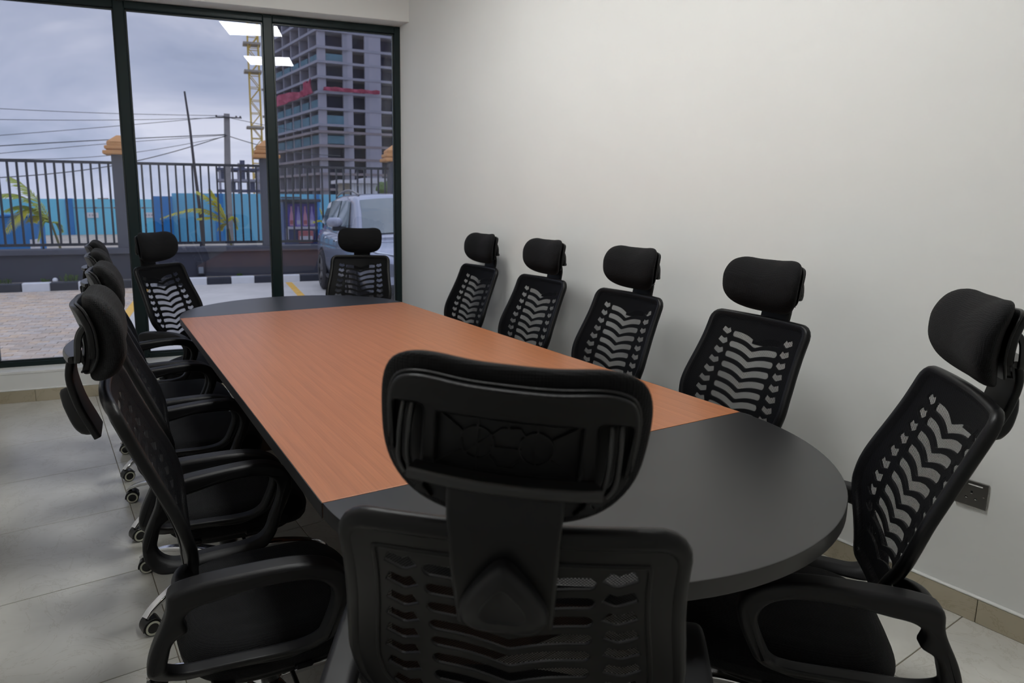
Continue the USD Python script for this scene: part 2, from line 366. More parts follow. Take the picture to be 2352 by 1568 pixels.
# ================================================================== TABLE
TYAW = math.radians(3.5636); TA = np.array([0.472, 1.281])
WT, LT, BN = 1.3402, 2.5756, 0.622
tex = np.array([math.cos(TYAW), -math.sin(TYAW)]); tey = np.array([math.sin(TYAW), math.cos(TYAW)])
tc = TA + tex * WT / 2
table = thing('conference_table', 'long conference table with cherry wood top and rounded black ends', 'table', loc=(tc[0], tc[1], 0), rotz=-math.degrees(TYAW))
TH = 0.036; Z1 = 0.75
a = np.linspace(0, PI, 65)
near = sg.Polygon(np.column_stack([np.cos(a) * WT / 2, -np.sin(a) * BN]))
far = sg.Polygon(np.column_stack([np.cos(a) * WT / 2, LT + np.sin(a) * .607]))
def lift(m, z): m.apply_translation([0, 0, z]); return m
g = .0008
wood = sg.box(-WT / 2, g, WT / 2, LT - g)
obj('wood_top', lift(rext(wood, TH, .002), Z1 - TH / 2), M['wood'], table, label='cherry wood middle of the table top')
obj('end_top', lift(rext(near.buffer(-g / 2), TH, .0025), Z1 - TH / 2), M['black_lam'], table, label='rounded black near end of the table top')
obj('end_top', lift(rext(far.buffer(-g / 2), TH, .0025), Z1 - TH / 2), M['black_lam'], table, label='rounded black far end of the table top')
# dark edge band along the two long sides, and the panel base
for s in (-1, 1): obj('edge_band', cbox(min(s * WT / 2, s * (WT / 2 + .0015)), max(s * WT / 2, s * (WT / 2 + .0015)), 0, LT, Z1 - TH, Z1 - .001), M['black_edge'], table, smooth=False)
for y in (0.25, LT - .25): obj('base_panel', cbox(-.40, .40, y - .016, y + .016, 0, Z1 - TH, .002), M['table_base'], table)
obj('modesty_panel', cbox(-.016, .016, .266, LT - .266, .30, Z1 - TH, .002), M['table_base'], table)

# ================================================================== OFFICE CHAIRS
YCI = PchipInterpolator([.44, .50, .57, .64, .72, .80, .88, .985], [-.166, -.173, -.184, -.198, -.222, -.255, -.289, -.330])
HWI = PchipInterpolator([.46, .50, .55, .60, .65, .70, .76, .83, .90, .985], [.114, .124, .164, .214, .245, .252, .246, .236, .230, .229])
BACKK = 0.45
def bmap(v):
    """(s, z, d) on the back's plane to chair space; d forwards"""
    s, z, d = v[:, 0], v[:, 1], v[:, 2]
    return np.column_stack([s, YCI(np.clip(z, .44, .985)) + np.minimum(z - .985, 0) * 0 + np.where(z > .985, -(z - .985) * .4, 0) + BACKK * s * s + d, z])
ZB0, ZB1 = .475, .985
zz = np.linspace(ZB0, ZB1, 60)
def outline(inset=0.0):
    P = [(HWI(z), z) for z in zz] + [(-HWI(z), z) for z in zz[::-1]]
    p = sg.Polygon(P)
    p = p.buffer(-.045).buffer(.045) if inset == 0 else p.buffer(-.045).buffer(.045 - inset)
    return p
def fine(m, e=.022):
    v, f = trimesh.remesh.subdivide_to_size(m.vertices, m.faces, e, max_iter=12); return T(v, f)

def slots():
    S = []
    for j in range(10):
        z = .888 - .0372 * j; hw = float(HWI(z))
        c = min(.102, hw - .062)
        xs = np.linspace(-c, c, 17)
        zs = z + .012 - .023 * (1 - np.abs(xs) / .102) ** 1.0 + .006 * np.sin(np.pi * np.clip(np.abs(xs) / .102, 0, 1))
        S.append(sg.LineString(np.column_stack([xs, zs])).buffer(.0108, cap_style='round'))
        zs2 = z + .021; hw2 = float(HWI(zs2))
        if hw2 > .205:
            o = hw2 - .240
            for sgn in (-1, 1):
                S.append(sg.LineString([(sgn * (.130 + o * .5), zs2 + .003), (sgn * (.149 + o), zs2 - .005), (sgn * (.172 + o), zs2 + .006)]).buffer(.0095, cap_style='flat', join_style='round').buffer(-.002).buffer(.002))
    return unary_union(S)

HEAD_Z, HEAD_Y = 1.098, -.330
HO = spline([(0, .092), (.06, .093), (.115, .095), (.152, .080), (.168, .045), (.1685, .0), (.161, -.040), (.138, -.072), (.095, -.092), (.045, -.099), (0, -.100),
             (-.045, -.099), (-.095, -.092), (-.138, -.072), (-.161, -.040), (-.1685, .0), (-.168, .045), (-.152, .080), (-.115, .095), (-.06, .093)], 96, True)
HPI = PchipInterpolator([-.11, -.10, -.06, -.02, .02, .06, .095, .11], [-.024, -.014, .006, .012, .009, -.002, -.016, -.022])
def hbend0(v):
    """headrest space (s, h, d): ends curve forwards, the lower part falls back, then to the chair"""
    s, h, d = v[:, 0], v[:, 1], v[:, 2]
    y = HEAD_Y - .004 + d + 1.05 * s * s + HPI(np.clip(h, -.11, .11))
    return np.column_stack([s, y, HEAD_Z + h])

def make_chair(label, group, roll=0.0, lift_=0.0, dz=0.0):
    def O(name, mesh, *a, **k): return obj(name, mesh.copy().apply_translation([0, 0, dz]), *a, **k)
    cr, sr = math.cos(roll), math.sin(roll)
    def hbend(v):
        p = hbend0(v); x, z = p[:, 0].copy(), p[:, 2] - HEAD_Z
        p[:, 0] = x * cr - z * sr; p[:, 2] = HEAD_Z + lift_ + x * sr + z * cr; return p
    t = thing('office_chair', label, 'office chair', group)
    P = M['plastic']
    # --- backrest shell with the fishbone slots
    ol = outline()
    shell_poly = ol.buffer(-.012).difference(slots())
    shell_poly = max(getattr(shell_poly, 'geoms', [shell_poly]), key=lambda q: q.area)
    sh = fine(rext(shell_poly.simplify(.0006), .007, .0012, 1))
    sh = mapv(sh, lambda v: bmap(np.column_stack([v[:, 0], v[:, 1], v[:, 2] - .012])))
    O('back_shell', sh, P, t, smooth=35, label='black plastic back shell with rows of chevron slots')
    rid = ol.buffer(-.052).exterior; n = 120
    rq = np.array([rid.interpolate(k / n, normalized=True).coords[0] for k in range(n)]); c1 = bmap(np.column_stack([rq, np.full(n, -.016)])); c2 = bmap(np.column_stack([rq, np.full(n, .01)])) - c1
    bs = stage.GetPrimAtPath(str(t.GetPath()) + '/back_shell')
    O('step_ridge', sweep(c1, rrect(.007, .0045, .002, 3), True, c2 / np.linalg.norm(c2, axis=1, keepdims=True)), P, bs, smooth=50)
    # --- rim around it
    ring = ol.buffer(-.014).exterior; n = 150
    rp = np.array([ring.interpolate(k / n, normalized=True).coords[0] for k in range(n)])
    cen = bmap(np.column_stack([rp, np.full(n, -.004)]))
    cen2 = bmap(np.column_stack([rp, np.full(n, .020)]))
    upd = cen2 - cen; upd /= np.linalg.norm(upd, axis=1, keepdims=True)
    O('back_frame', sweep(cen, rrect(.028, .024, .010, 4), True, upd), P, t, smooth=50)
    # --- mesh stretched over the front
    mp = ol.buffer(-.010).simplify(.0006)
    v2, f2 = trimesh.creation.triangulate_polygon(mp, engine='earcut')
    ms = fine(T(np.column_stack([v2, np.zeros(len(v2))]), f2), .02)
    flat = np.asarray(ms.vertices).copy()
    ms = mapv(ms, lambda v: bmap(np.column_stack([v[:, 0], v[:, 1], v[:, 2] + .0085])))
    O('back_mesh', ms, M['mesh'], t, smooth=True, uv=flat[:, :2], label='see-through black mesh stretched over the back')
    # --- headrest cushion
    nr, na = 14, len(HO)
    rho = np.sin(np.linspace(0, PI / 2, nr)); V = []
    thick = np.array([.041, .027])
    for side in (1, -1):
        for q in rho:
            prof = (1 - q ** 2.6) ** (1 / 2.2)
            d = side * (thick[0] if side > 0 else thick[1]) * prof
            V.append(np.column_stack([HO * (q if q > 0 else 1e-4), np.full(na, d)]))
    V = np.vstack(V)
    Fr = quads(nr, na, False, True); Bk = quads(nr, na, False, True)[:, ::-1] + nr * na
    cu = fixn(mapv(T(V, np.vstack([Fr, Bk])), hbend))
    O('headrest', cu, M['fabric'], t, smooth=True, label='padded headrest cushion in black mesh fabric')
    # --- headrest back tray: raised rim, pockets, tray with ribs
    def hp(x0, y0, x1, y1): return sg.box(x0, y0, x1, y1)
    hol = sg.Polygon(HO)
    body = hol.buffer(-.017)
    tray = hp(-.085, -.036, .085, .030)
    pk = [hp(.103, -.066, .141, .036).buffer(-.006).buffer(.006), hp(-.141, -.066, -.103, .036).buffer(-.006).buffer(.006)]
    low = sg.Polygon([(-.100, -.056), (.100, -.056), (.07, -.086), (-.07, -.086)])
    base = fine(rext(body, .006, .002, 2, .012)); base = mapv(base, lambda v: hbend(np.column_stack([v[:, 0], v[:, 1], v[:, 2] - .030])))
    ts = O('headrest_shell', base, M['plastic'], t, smooth=35)
    raised = body.buffer(-.004).difference(unary_union([tray] + pk + [low]))
    raised = max(getattr(raised, 'geoms', [raised]), key=lambda q: q.area)
    rm = fine(rext(raised, .014, .004, 3, .01), .02); rm = mapv(rm, lambda v: hbend(np.column_stack([v[:, 0], v[:, 1], v[:, 2] - .038])))
    O('rim', rm, M['plastic'], ts, smooth=40)
    ribs = []
    def rib(a, b): return sg.LineString([a, b]).buffer(.0011)
    for cx in (-.036, .034): ribs.append(sg.Point(cx, -.003).buffer(.021).difference(sg.Point(cx, -.003).buffer(.0186)))
    ribs += [rib((-.085, -.036), (-.055, -.016)), rib((-.085, .030), (-.055, .010)), rib((.085, .030), (.053, .010)), rib((.085, -.036), (.053, -.016)), rib((-.050, -.018), (-.008, .018)),
             rib((-.008, .018), (.014, .020)), rib((.014, .020), (.020, .012)), rib((-.018, -.006), (.016, -.006)), rib((-.020, -.018), (-.010, -.030)), rib((-.010, -.030), (.008, -.030)), rib((.008, -.030), (.018, -.018)),
             rib((-.036, .030), (-.036, -.036)), rib((.034, .030), (.034, -.036)), rib((0, .030), (0, .019))]
    rp_ = unary_union(ribs)
    rms = [rext(q, .005, 0) for q in getattr(rp_, 'geoms', [rp_])]
    rbm = mapv(fine(cat_(rms), .03), lambda v: hbend(np.column_stack([v[:, 0], v[:, 1], v[:, 2] - .0345])))
    O('rib_pattern', rbm, M['plastic'], ts, smooth=False)
    # --- bracket: two ribbed arms, cross bar, wide plate down the back, knob
    def hpt(s, h, d): return hbend(np.array([[s, h, d]]))[0]
    arms = []
    for s in (-1, 1):
        for o in (-.0055, .0055):
            x = s * .122 + o
            A = [hpt(x, .034, -.038), hpt(x, .022, -.050), hpt(x, .004, -.058), hpt(x * .995, -.016, -.061), hpt(x * .97, -.033, -.061)]
            B = hpt(s * .112 + o * .6, -.043, -.060); Cc = hpt(s * .072, -.054, -.062)
            arms.append(sweep(spline(A + [B], 26), rrect(.0055, .012, .0024, 3), False, (0, 1, .2)))
    crossb = sweep(np.array([hpt(x, -.038, -.062 - .004 * (1 - (x / .108) ** 2)) for x in np.linspace(-.108, .108, 20)]), rrect(.030, .015, .005, 4), False, (0, 0, 1))
    pz = np.array([HEAD_Z + lift_ - .044, 1.010, .975, .94, .90, .866]); py = np.array([HEAD_Y - .056, -.393, -.388, -.379, -.363, -.349])
    path = spline(np.column_stack([np.zeros(6), py, pz]), 22)
    wsc = np.interp(path[:, 2], [.866, .91, 1.0, 1.03], [.118, .122, .128, .134]) / .12
    for a_ in arms: O('bracket_arm', a_, M['plastic_gloss'], t, smooth=50)
    plate = sweep(path, rrect(.12, .016, .006, 4), False, (0, 1, 0), scale=np.column_stack([wsc, np.ones(len(path))]))
    br = O('mounting_plate', plate, M['plastic'], t, smooth=45)
    O('cross_bar', crossb, M['plastic_gloss'], br, smooth=50)
    kb = spline([(0, .058), (.022, .040), (.043, .008), (.052, -.030), (.040, -.046), (0, -.050), (-.040, -.046), (-.052, -.030), (-.043, .008), (-.022, .040)], 48, True)
    V = []
    for q, d in ((1.0, 0), (.99, .012), (.93, .021), (.8, .026), (.52, .028), (.44, .024), (.001, .024)): V.append(np.column_stack([kb * q, np.full(len(kb), d)]))
    kn = T(np.vstack(V), quads(7, len(kb), False, True))
    def kmap(v):
        z = .918 + v[:, 1]; y = np.interp(z, pz[::-1], py[::-1]) - .008 - v[:, 2]
        return np.column_stack([v[:, 0], y, z])
    O('adjuster_knob', fixn(mapv(kn, kmap)), M['plastic_arm'], br, smooth=40)
    # --- armrests: closed loops beside the seat
    outer = spline([(-.238, .555), (-.232, .586), (-.20, .600), (-.10, .609), (0, .611), (.07, .603), (.120, .580), (.148, .535), (.138, .48), (.115, .43), (.088, .385), (.05, .358), (-.06, .352), (-.17, .352), (-.245, .360), (-.280, .395), (-.280, .44), (-.262, .49), (-.246, .525)], 120, True)
    inner = spline([(-.196, .542), (-.15, .556), (-.09, .566), (0, .571), (.05, .566), (.092, .545), (.106, .515), (.098, .47), (.078, .425), (.055, .392), (.02, .380), (-.07, .379), (-.16, .379), (-.218, .386), (-.244, .41), (-.240, .445), (-.222, .485), (-.200, .500), (-.206, .523)], 120, True)
    loop = sg.Polygon(outer, [inner])
    am = rext(loop.buffer(0), .046, .011, 4)
    for s in (-1, 1):
        def amap(v, s=s):
            y, z, x = v[:, 0], v[:, 1], v[:, 2]
            low = np.clip((.42 - z) / .06, 0, 1) * .05
            wide = 1 + .25 * np.clip((z - .53) / .05, 0, 1)
            return np.column_stack([s * (.304 + .10 * y - low) + x * wide, y, z])
        a_ = mapv(am, amap); trimesh.repair.fix_normals(a_)
        O('armrest', a_, M['plastic_arm'], t, smooth=40)
        # bracket that ties the back's lower corner to the arm
        O('back_bracket', sweep(spline([(s * .275, -.212, .575), (s * .225, -.208, .575), (s * .165, -.190, .560)], 10), rrect(.03, .035, .01, 3), False, (0, 0, 1)), P, t, smooth=45)
    # --- seat
    sa = np.linspace(0, 2 * PI, 72, endpoint=False)
    def sup(a, w, l, p): c, s_ = np.cos(a), np.sin(a); return np.column_stack([np.sign(c) * np.abs(c) ** (2 / p) * w, np.sign(s_) * np.abs(s_) ** (2 / p) * l])
    E = sup(sa, .245, .245, 3.6); V = []
    def ztop(xy, q): return .437 + .012 * (1 - (xy[:, 0] / .245) ** 2) - .03 * np.clip((xy[:, 1] - .10) / .15, 0, 1) ** 2
    rs = [.002, .25, .5, .7, .82, .90, .95, .98, 1.0]
    for q in rs:
        xy = E * q; V.append(np.column_stack([xy, ztop(xy, q) - .045 * (max(0, q - .78) / .22) ** 2.6]))
    for q, dz in ((1.0, -.022), (.985, -.045), (.95, -.058), (.5, -.06), (.002, -.06)):
        xy = E * q; V.append(np.column_stack([xy, ztop(E, 1) - .045 + dz + .02]))
    V = np.vstack(V); V[:, 1] += .025
    seat = fixn(T(V, quads(len(rs) + 5, 72, False, True)))
    O('seat', seat, M['seat_fabric'], t, smooth=True, label='padded black fabric seat')
    pan = rext(sg.Polygon(sup(sa, .215, .21, 3.2)).buffer(0), .03, .01, 3); pan.apply_translation([0, .02, .342]); O('seat_pan', pan, P, t, smooth=40)
    O('tilt_mechanism', cat_([cbox(-.075, .075, -.12, .12, .295, .33, .012), cbox(-.25, .25, -.155, -.105, .352, .366, .005), cbox(-.25, .25, .03, .075, .352, .366, .005)]), P, t)
    O('height_lever', tube(spline([(.07, .02, .315), (.16, .03, .313), (.235, .035, .308), (.265, .035, .305)], 14), .006, 8), P, t, smooth=50)
    # --- gas column and star base
    obj('gas_column', lathe([(0, .10), (.029, .10), (.029, .235), (.024, .24), (.018, .245), (.018, .30), (0, .30)], 20), P, t, smooth=40)
    obj('base_hub', lathe([(0, .075), (.042, .075), (.046, .09), (.044, .125), (.034, .137), (0, .137)], 24), M['chrome'], t, smooth=35)
    for k in range(5):
        an = PI / 2 + k * 2 * PI / 5; c, s_ = math.cos(an), math.sin(an)
        rr = np.array([.03, .115, .20, .277, .325, .349, .356]); hh = np.array([.112, .118, .113, .097, .080, .066, .060])
        path = spline(np.column_stack([rr * c, rr * s_, hh]), 16)
        sc = np.interp(np.linspace(0, 1, 16), [0, .6, 1], [1.0, .72, .6])
        obj('base_leg', sweep(path, rrect(.046, .024, .009, 4), False, (0, 0, 1), scale=sc), M['chrome'], t, smooth=50)
        cx, cy = .350 * c, .350 * s_; ca = math.radians([40, 130, 262, 286, 200][k]); cc, cs = math.cos(ca), math.sin(ca)
        Rz = trimesh.transformations.rotation_matrix(ca, [0, 0, 1]); Rz[:3, 3] = [cx - cc * .012, cy - cs * .012, 0]
        # hood: a half cylinder over the wheels, plus stem
        ha = np.linspace(math.radians(-12), math.radians(150), 14)
        hood = sg.Polygon(list(np.column_stack([np.cos(ha) * .031, .0275 + np.sin(ha) * .031])) + list(np.column_stack([np.cos(ha[::-1]) * .0285, .0275 + np.sin(ha[::-1]) * .0285])))
        hm = ax(rext(hood, .046, .001, 1), (0, 2, 1)); stem = cat_([lathe([(0, .04), (.006, .04), (.006, .062), (0, .062)], 8)]); stem.apply_translation([.012, 0, 0])
        core = trimesh.creation.box([.03, .006, .03]); core.apply_translation([.004, 0, .036])
        cm = cat_([hm, stem, core]); cm.apply_transform(Rz); ct = obj('caster', cm, M['plastic_gloss'], t)
        for sgn in (-1, 1):
            wh = ax(lift(lathe([(0, -.008), (.022, -.008), (.0275, -.005), (.0275, .005), (.022, .008), (0, .008)], 20), sgn * .0145), (0, 2, 1))
            wh.apply_translation([0, 0, .0275]); wh.apply_transform(Rz); obj('wheel', wh, M['rubber'], ct)
            rg = ax(lift(lathe([(.0175, -.001), (.0235, -.001), (.0235, .001), (.0175, .001), (.0175, -.001)], 20), sgn * .0232), (0, 2, 1))
            rg.apply_translation([0, 0, .0275]); rg.apply_transform(Rz); obj('wheel_ring', rg, M['wheelring'], ct)
    return t

GRP = 'black mesh office chairs around the conference table'
# x, y, facing (clockwise from +y, degrees), label
CH = [
 (0.679, 0.858, 41.0, 'black office chair nearest the camera, seen from behind with its headrest bracket'),
 (1.567, 0.861, -38.0, 'black office chair angled in at the near rounded end, in front of the wall socket'),
 (1.905, 1.475, -79.0, 'office chair by the right wall, nearest the camera in the row of four'),
 (1.978, 2.155, -83.3, 'office chair by the right wall, second nearest in the row of four'),
 (2.038, 2.840, -84.9, 'office chair by the right wall, second farthest in the row of four'),
 (2.113, 3.554, -86.6, 'office chair by the right wall, farthest in the row of four'),
 (1.927, 4.438, 213.5, 'office chair at the far table end before the parked car'),
 (0.855, 4.395, 138.5, 'office chair at the far table end before the left window mullion'),
 (0.430, 1.635, 96.3, 'office chair left of the table, nearest the camera, with its whole seat showing'),
 (0.500, 2.350, 96.0, 'office chair on the left side of the table, second from the camera'),
 (0.536, 3.040, 93.5, 'office chair on the left side of the table, third from the camera'),
 (0.575, 3.715, 94.5, 'office chair on the left side of the table, farthest from the camera'),
]
chair0 = make_chair(CH[0][3], GRP, math.radians(-4.0), .001, .013)
place(chair0, (CH[0][0], CH[0][1], 0), -CH[0][2])
chair1 = make_chair(CH[1][3], GRP)
place(chair1, (CH[1][0], CH[1][1], 0), -CH[1][2])
for x, y, a_, lab in CH[2:]: dup(chair1, (x, y, 0), -a_, lab)

# ================================================================== WALL SOCKET
so = thing('wall_socket', 'brushed steel wall socket with three-pin outlet low on the right wall', 'socket', loc=(XW, .832, .437), rotz=90)
# local: x along the wall (towards the window), y into the room's left, z up
pl = ax(rext(sg.box(-.045, -.045, .045, .045).buffer(-.004).buffer(.004), .009, .003, 2), (0, 2, 1)); pl.apply_translation([0, .0045, 0]); obj('face_plate', pl, M['steel'], so)
for x, z, w, h in ((0, .006, .006, .010), (-.013, -.014, .008, .006), (.013, -.014, .008, .006)): obj('pin_hole', cbox(x - w / 2, x + w / 2, .0085, .0096, z - h / 2, z + h / 2), M['socket_hole'], so, smooth=False)
obj('pin_shutter', cat_([cbox(x - .0025, x + .0025, .0092, .0099, z - .003, z - .001) for x, z in ((0, .004), (-.013, -.014), (.013, -.014))]), M['sill'], so, smooth=False)
obj('label_strip', cbox(-.028, .012, .0088, .0094, .030, .034), M['sill'], so, smooth=False)
for x in (-.034, .034): obj('screw', ax(lift(lathe([(0, 0), (.003, 0), (.003, .001), (0, .0015)], 12), .0088), (0, 2, 1)).apply_translation([x, 0, 0]), M['chrome'], so)

# ================================================================== OUTSIDE (u along the window wall, v away from it)
def orot(extra=0.0): return BROT + extra
M['concrete'] = plain('forecourt_concrete', (0.58, 0.545, 0.49), 0.85, var=0.10, vscale=1.3)
for i, c in enumerate(((0.50, 0.395, 0.30), (0.56, 0.42, 0.285), (0.49, 0.425, 0.36), (0.57, 0.465, 0.36), (0.43, 0.36, 0.285))): M['paver%d' % i] = plain('paver_%d' % i, c, 0.85, var=0.16, vscale=14)
M['kerb_white'] = plain('kerb_white', (0.68, 0.68, 0.68), 0.7, var=0.06)
M['kerb_black'] = plain('kerb_black', (0.022, 0.024, 0.034), 0.6, var=0.1)
M['yellow'] = plain('yellow_paint', (0.80, 0.46, 0.08), 0.7, var=0.1)
M['greywall'] = plain('grey_render', (0.042, 0.044, 0.060), 0.8, var=0.06)
M['coping'] = plain('coping_grey', (0.070, 0.073, 0.092), 0.8, var=0.06)
M['iron'] = plain('fence_iron', (0.016, 0.018, 0.026), 0.5)
M['ochre'] = plain('ochre_cap', (0.52, 0.25, 0.085), 0.8, var=0.08)
M['sand'] = plain('sand', (0.38, 0.33, 0.265), 0.95, var=0.2, vscale=2.0)
M['turq'] = plain('turquoise_wall', (0.15, 0.52, 0.66), 0.8, var=0.06, vscale=.5)
M['turq2'] = plain('blue_wall', (0.13, 0.42, 0.59), 0.8, var=0.06, vscale=.5)
M['deepblue'] = plain('deep_blue_paint', (0.010, 0.16, 0.42), 0.7, var=0.05)
M['rust'] = plain('rust_spot', (0.22, 0.10, 0.05), 0.9)
M['poster'] = plain('white_plate', (0.62, 0.60, 0.60), 0.7)
M['ink'] = plain('plate_ink', (0.33, 0.33, 0.34), 0.8)
M['pole_conc'] = plain('pole_concrete', (0.24, 0.225, 0.22), 0.9, var=0.1)
M['pole_dark'] = plain('dark_pole', (0.05, 0.042, 0.05), 0.8, var=0.15)
M['wire'] = plain('wire_black', (0.04, 0.042, 0.05), 0.6)
M['tower_slab'] = plain('tower_concrete', (0.235, 0.235, 0.28), 0.9, var=0.08, vscale=.15)
M['tower_slab_low'] = plain('tower_concrete_brown', (0.20, 0.172, 0.185), 0.9, var=0.08, vscale=.15)
M['tower_col'] = plain('tower_column', (0.275, 0.27, 0.32), 0.9, var=0.08, vscale=.15)
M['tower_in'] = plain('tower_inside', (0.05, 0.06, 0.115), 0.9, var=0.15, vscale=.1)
M['net'] = plain('red_netting', (0.34, 0.06, 0.11), 0.9, var=0.2, vscale=.8)
M['netgreen'] = plain('teal_netting', (0.07, 0.15, 0.20), 0.9, var=0.2, vscale=.5)
M['crane'] = plain('crane_yellow', (0.52, 0.36, 0.06), 0.6)
M['hoist'] = plain('hoist_mast', (0.27, 0.24, 0.20), 0.8, var=.15)
M['shed'] = plain('shed_white', (0.58, 0.60, 0.66), 0.7)
M['shed_roof'] = plain('shed_roof', (0.46, 0.45, 0.48), 0.7)
M['kiosk'] = plain('kiosk_navy', (0.018, 0.035, 0.13), 0.5)
M['kiosk_roof'] = plain('kiosk_roof', (0.055, 0.055, 0.075), 0.8)
M['purple'] = plain('poster_purple', (0.05, 0.03, 0.30), 0.5, var=.3, vscale=3)
M['pink'] = plain('poster_pink', (0.50, 0.22, 0.34), 0.5)
M['lilac'] = plain('poster_lilac', (0.26, 0.22, 0.52), 0.5)
M['redprint'] = plain('poster_red', (0.32, 0.08, 0.10), 0.5)
M['whiteprint'] = plain('poster_white', (0.42, 0.42, 0.50), 0.5)
M['lamp_body'] = plain('wall_lamp_dark', (0.018, 0.02, 0.03), 0.5)
M['lamp_glass'] = plain('wall_lamp_lens', (0.18, 0.20, 0.23), 0.3)
def leafmat(name, c):
    return mat(name, {'p': ('principled_bsdf', {'base_color': c, 'roughness': 0.5}), 't': ('translucent_bsdf', {'color': c}), 'm': ('mix_closure', {'fac': 0.35})},
               [('p.BSDF', 'm.closure1'), ('t.BSDF', 'm.closure2')], 'm.closure')
M['leaf'] = leafmat('palm_leaf', (0.34, 0.40, 0.06)); M['leaf_y'] = leafmat('palm_leaf_yellow', (0.50, 0.47, 0.04)); M['weed'] = leafmat('weed_green', (0.09, 0.15, 0.03))
M['stem'] = plain('palm_stem', (0.20, 0.18, 0.07), 0.7)

def B(parent, name, mt, u0, u1, v0, v1, z0, z1, c=0.0, **k): return obj(name, cbox(u0, u1, v0, v1, z0, z1, c), M[mt], parent, smooth=30 if c else False, **k)
def outside(name, label, cat, u, v, z=0.0, rot=0.0, group=None, kind=None): return thing(name, label, cat, group, kind, loc=out(u, v, z), rotz=orot(rot))

# --- ground: forecourt slab, brick paving on the left, sand beyond the wall
gs = outside('forecourt', 'pale concrete car park surface outside the window', 'pavement', 0, 0, kind=st)
B(gs, 'slab', 'concrete', -2.66, 14, .30, 8.30, GRD - .15, GRD)
B(gs, 'slab', 'concrete', -14, -5.6, .30, 8.30, GRD - .15, GRD)
B(gs, 'paver_bed', 'sand', -5.6, -2.66, .30, 8.30, GRD - .15, GRD - .012)
far_pav = []
k = 0
for r in range(int(7.95 / .105)):
    for q in range(-1, 15):
        u0 = -5.59 + q * .205 + (.1025 if r % 2 else 0); u1 = u0 + .2
        u0, u1 = max(u0, -5.595), min(u1, -2.665)
        if u1 - u0 < .03: continue
        v0 = .32 + r * .105; h = GRD + rng.uniform(-.003, .003)
        b = topbox(u0, u1, v0, v0 + .1, GRD - .03, h, .004)
        if -3.95 < u0 and v0 < 5.0 and k < 298: obj('paver', b, M['paver%d' % rng.choice([0, 0, 1, 2, 3, 4])], gs, smooth=False); k += 1
        else: far_pav.append((b, rng.randrange(5)))
for i in range(5):
    bs = [b for b, c in far_pav if c == i]
    obj('paver_field', cat_(bs), M['paver%d' % i], gs, smooth=False, kind='stuff')
yl = outside('parking_line', 'yellow parking bay line left of the far left chair', 'road marking', -2.72, 0, GRD, group='yellow parking lines')
B(yl, 'stripe', 'yellow', -.06, .06, 4.1, 8.2, .0, .004)
yl = outside('parking_line', 'yellow parking bay line beside the parked car', 'road marking', -.15, 0, GRD, group='yellow parking lines')
B(yl, 'stripe', 'yellow', -.06, .06, 4.1, 8.2, .0, .004)

obj('sand_lot', cbox(-120, 160, 9.1, 240, -.62, -.05), M['sand'], smooth=False, loc=out(0, 0), rotz=BROT, label='sandy ground beyond the grey boundary wall', cat='ground', kind=st)

# --- kerb of black and white painted blocks
kb = outside('kerb', 'kerb of blocks painted black and white in turn', 'kerb', 0, 8.30)
n0 = -1.23
for i in range(-12, 16):
    a_ = n0 + .44 * i
    B(kb, 'kerb_block', 'kerb_white' if i % 2 == 0 else 'kerb_black', a_ + .004, a_ + .436, 0, .16, GRD - .1, -.065 + rng.uniform(-.004, .004), .012)
B(gs, 'verge', 'sand', -14, 14, 8.46, 8.75, GRD - .1, -.09)

# --- low grey boundary wall, pillars with ochre caps, iron railing
bw = outside('boundary_wall', 'low dark grey rendered wall with a lighter coping', 'wall', 0, 8.75)
B(bw, 'wall_body', 'greywall', -14, 14, 0, .30, -.5, .40); B(bw, 'coping_course', 'coping', -14, 14, -.05, .36, .40, .50, .008)
pu = [-5.88, -3.09, -.43, 2.24, 4.91]
for i, u in enumerate(pu):
    if not -4 < u < 3: continue
    p = outside('gate_pillar', ['', 'grey pillar with stepped ochre cap behind the left mullion', 'grey pillar with stepped ochre cap behind the middle mullion', 'grey pillar with ochre cap at the right window jamb'][i], 'pillar', u, 8.93, group='fence pillars')
    B(p, 'shaft', 'coping', -.135, .135, -.135, .135, .50, 2.24, .006)
    cap = cat_([cbox(-.26, .26, -.26, .26, 2.24, 2.31, .012), cbox(-.20, .20, -.20, .20, 2.31, 2.335), cbox(-.23, .23, -.23, .23, 2.335, 2.40, .012), cbox(-.19, .19, -.19, .19, 2.40, 2.47, .01)])
    cc = obj('cap', cap, M['ochre'], p)
    py_ = trimesh.convex.convex_hull(np.array([(-.19, -.19, 2.47), (.19, -.19, 2.47), (.19, .19, 2.47), (-.19, .19, 2.47), (-.03, -.03, 2.60), (.03, -.03, 2.60), (.03, .03, 2.60), (-.03, .03, 2.60)])); obj('cap_top', py_, M['ochre'], cc, smooth=False)
for i in range(len(pu) - 1):
    a_, b_ = pu[i] + .135, pu[i + 1] - .135
    if b_ < -5.9 or a_ > 3: continue
    f = outside('railing', ['iron railing panel left of the left pillar', 'iron railing panel between the two nearer pillars', 'iron railing panel behind the parked car', 'iron railing panel right of the car'][i], 'railing', a_, 8.93, group='iron railing panels')
    L = b_ - a_
    B(f, 'top_rail', 'iron', 0, L, -.025, .025, 2.07, 2.12); B(f, 'bottom_rail', 'iron', 0, L, -.025, .025, .55, .60)
    nb = max(2, round(L / .146))
    for q in range(nb): x = (q + .5) * L / nb; B(f, 'railing_bar', 'iron', x - .017, x + .017, -.017, .017, .60, 2.075)
    B(f, 'foot', 'iron', L / 2 - .015, L / 2 + .015, -.015, .015, .49, .56)
wlamp = outside('wall_lamp', 'small dark up-down lamp on the grey boundary wall', 'lamp', -1.775, 8.75)
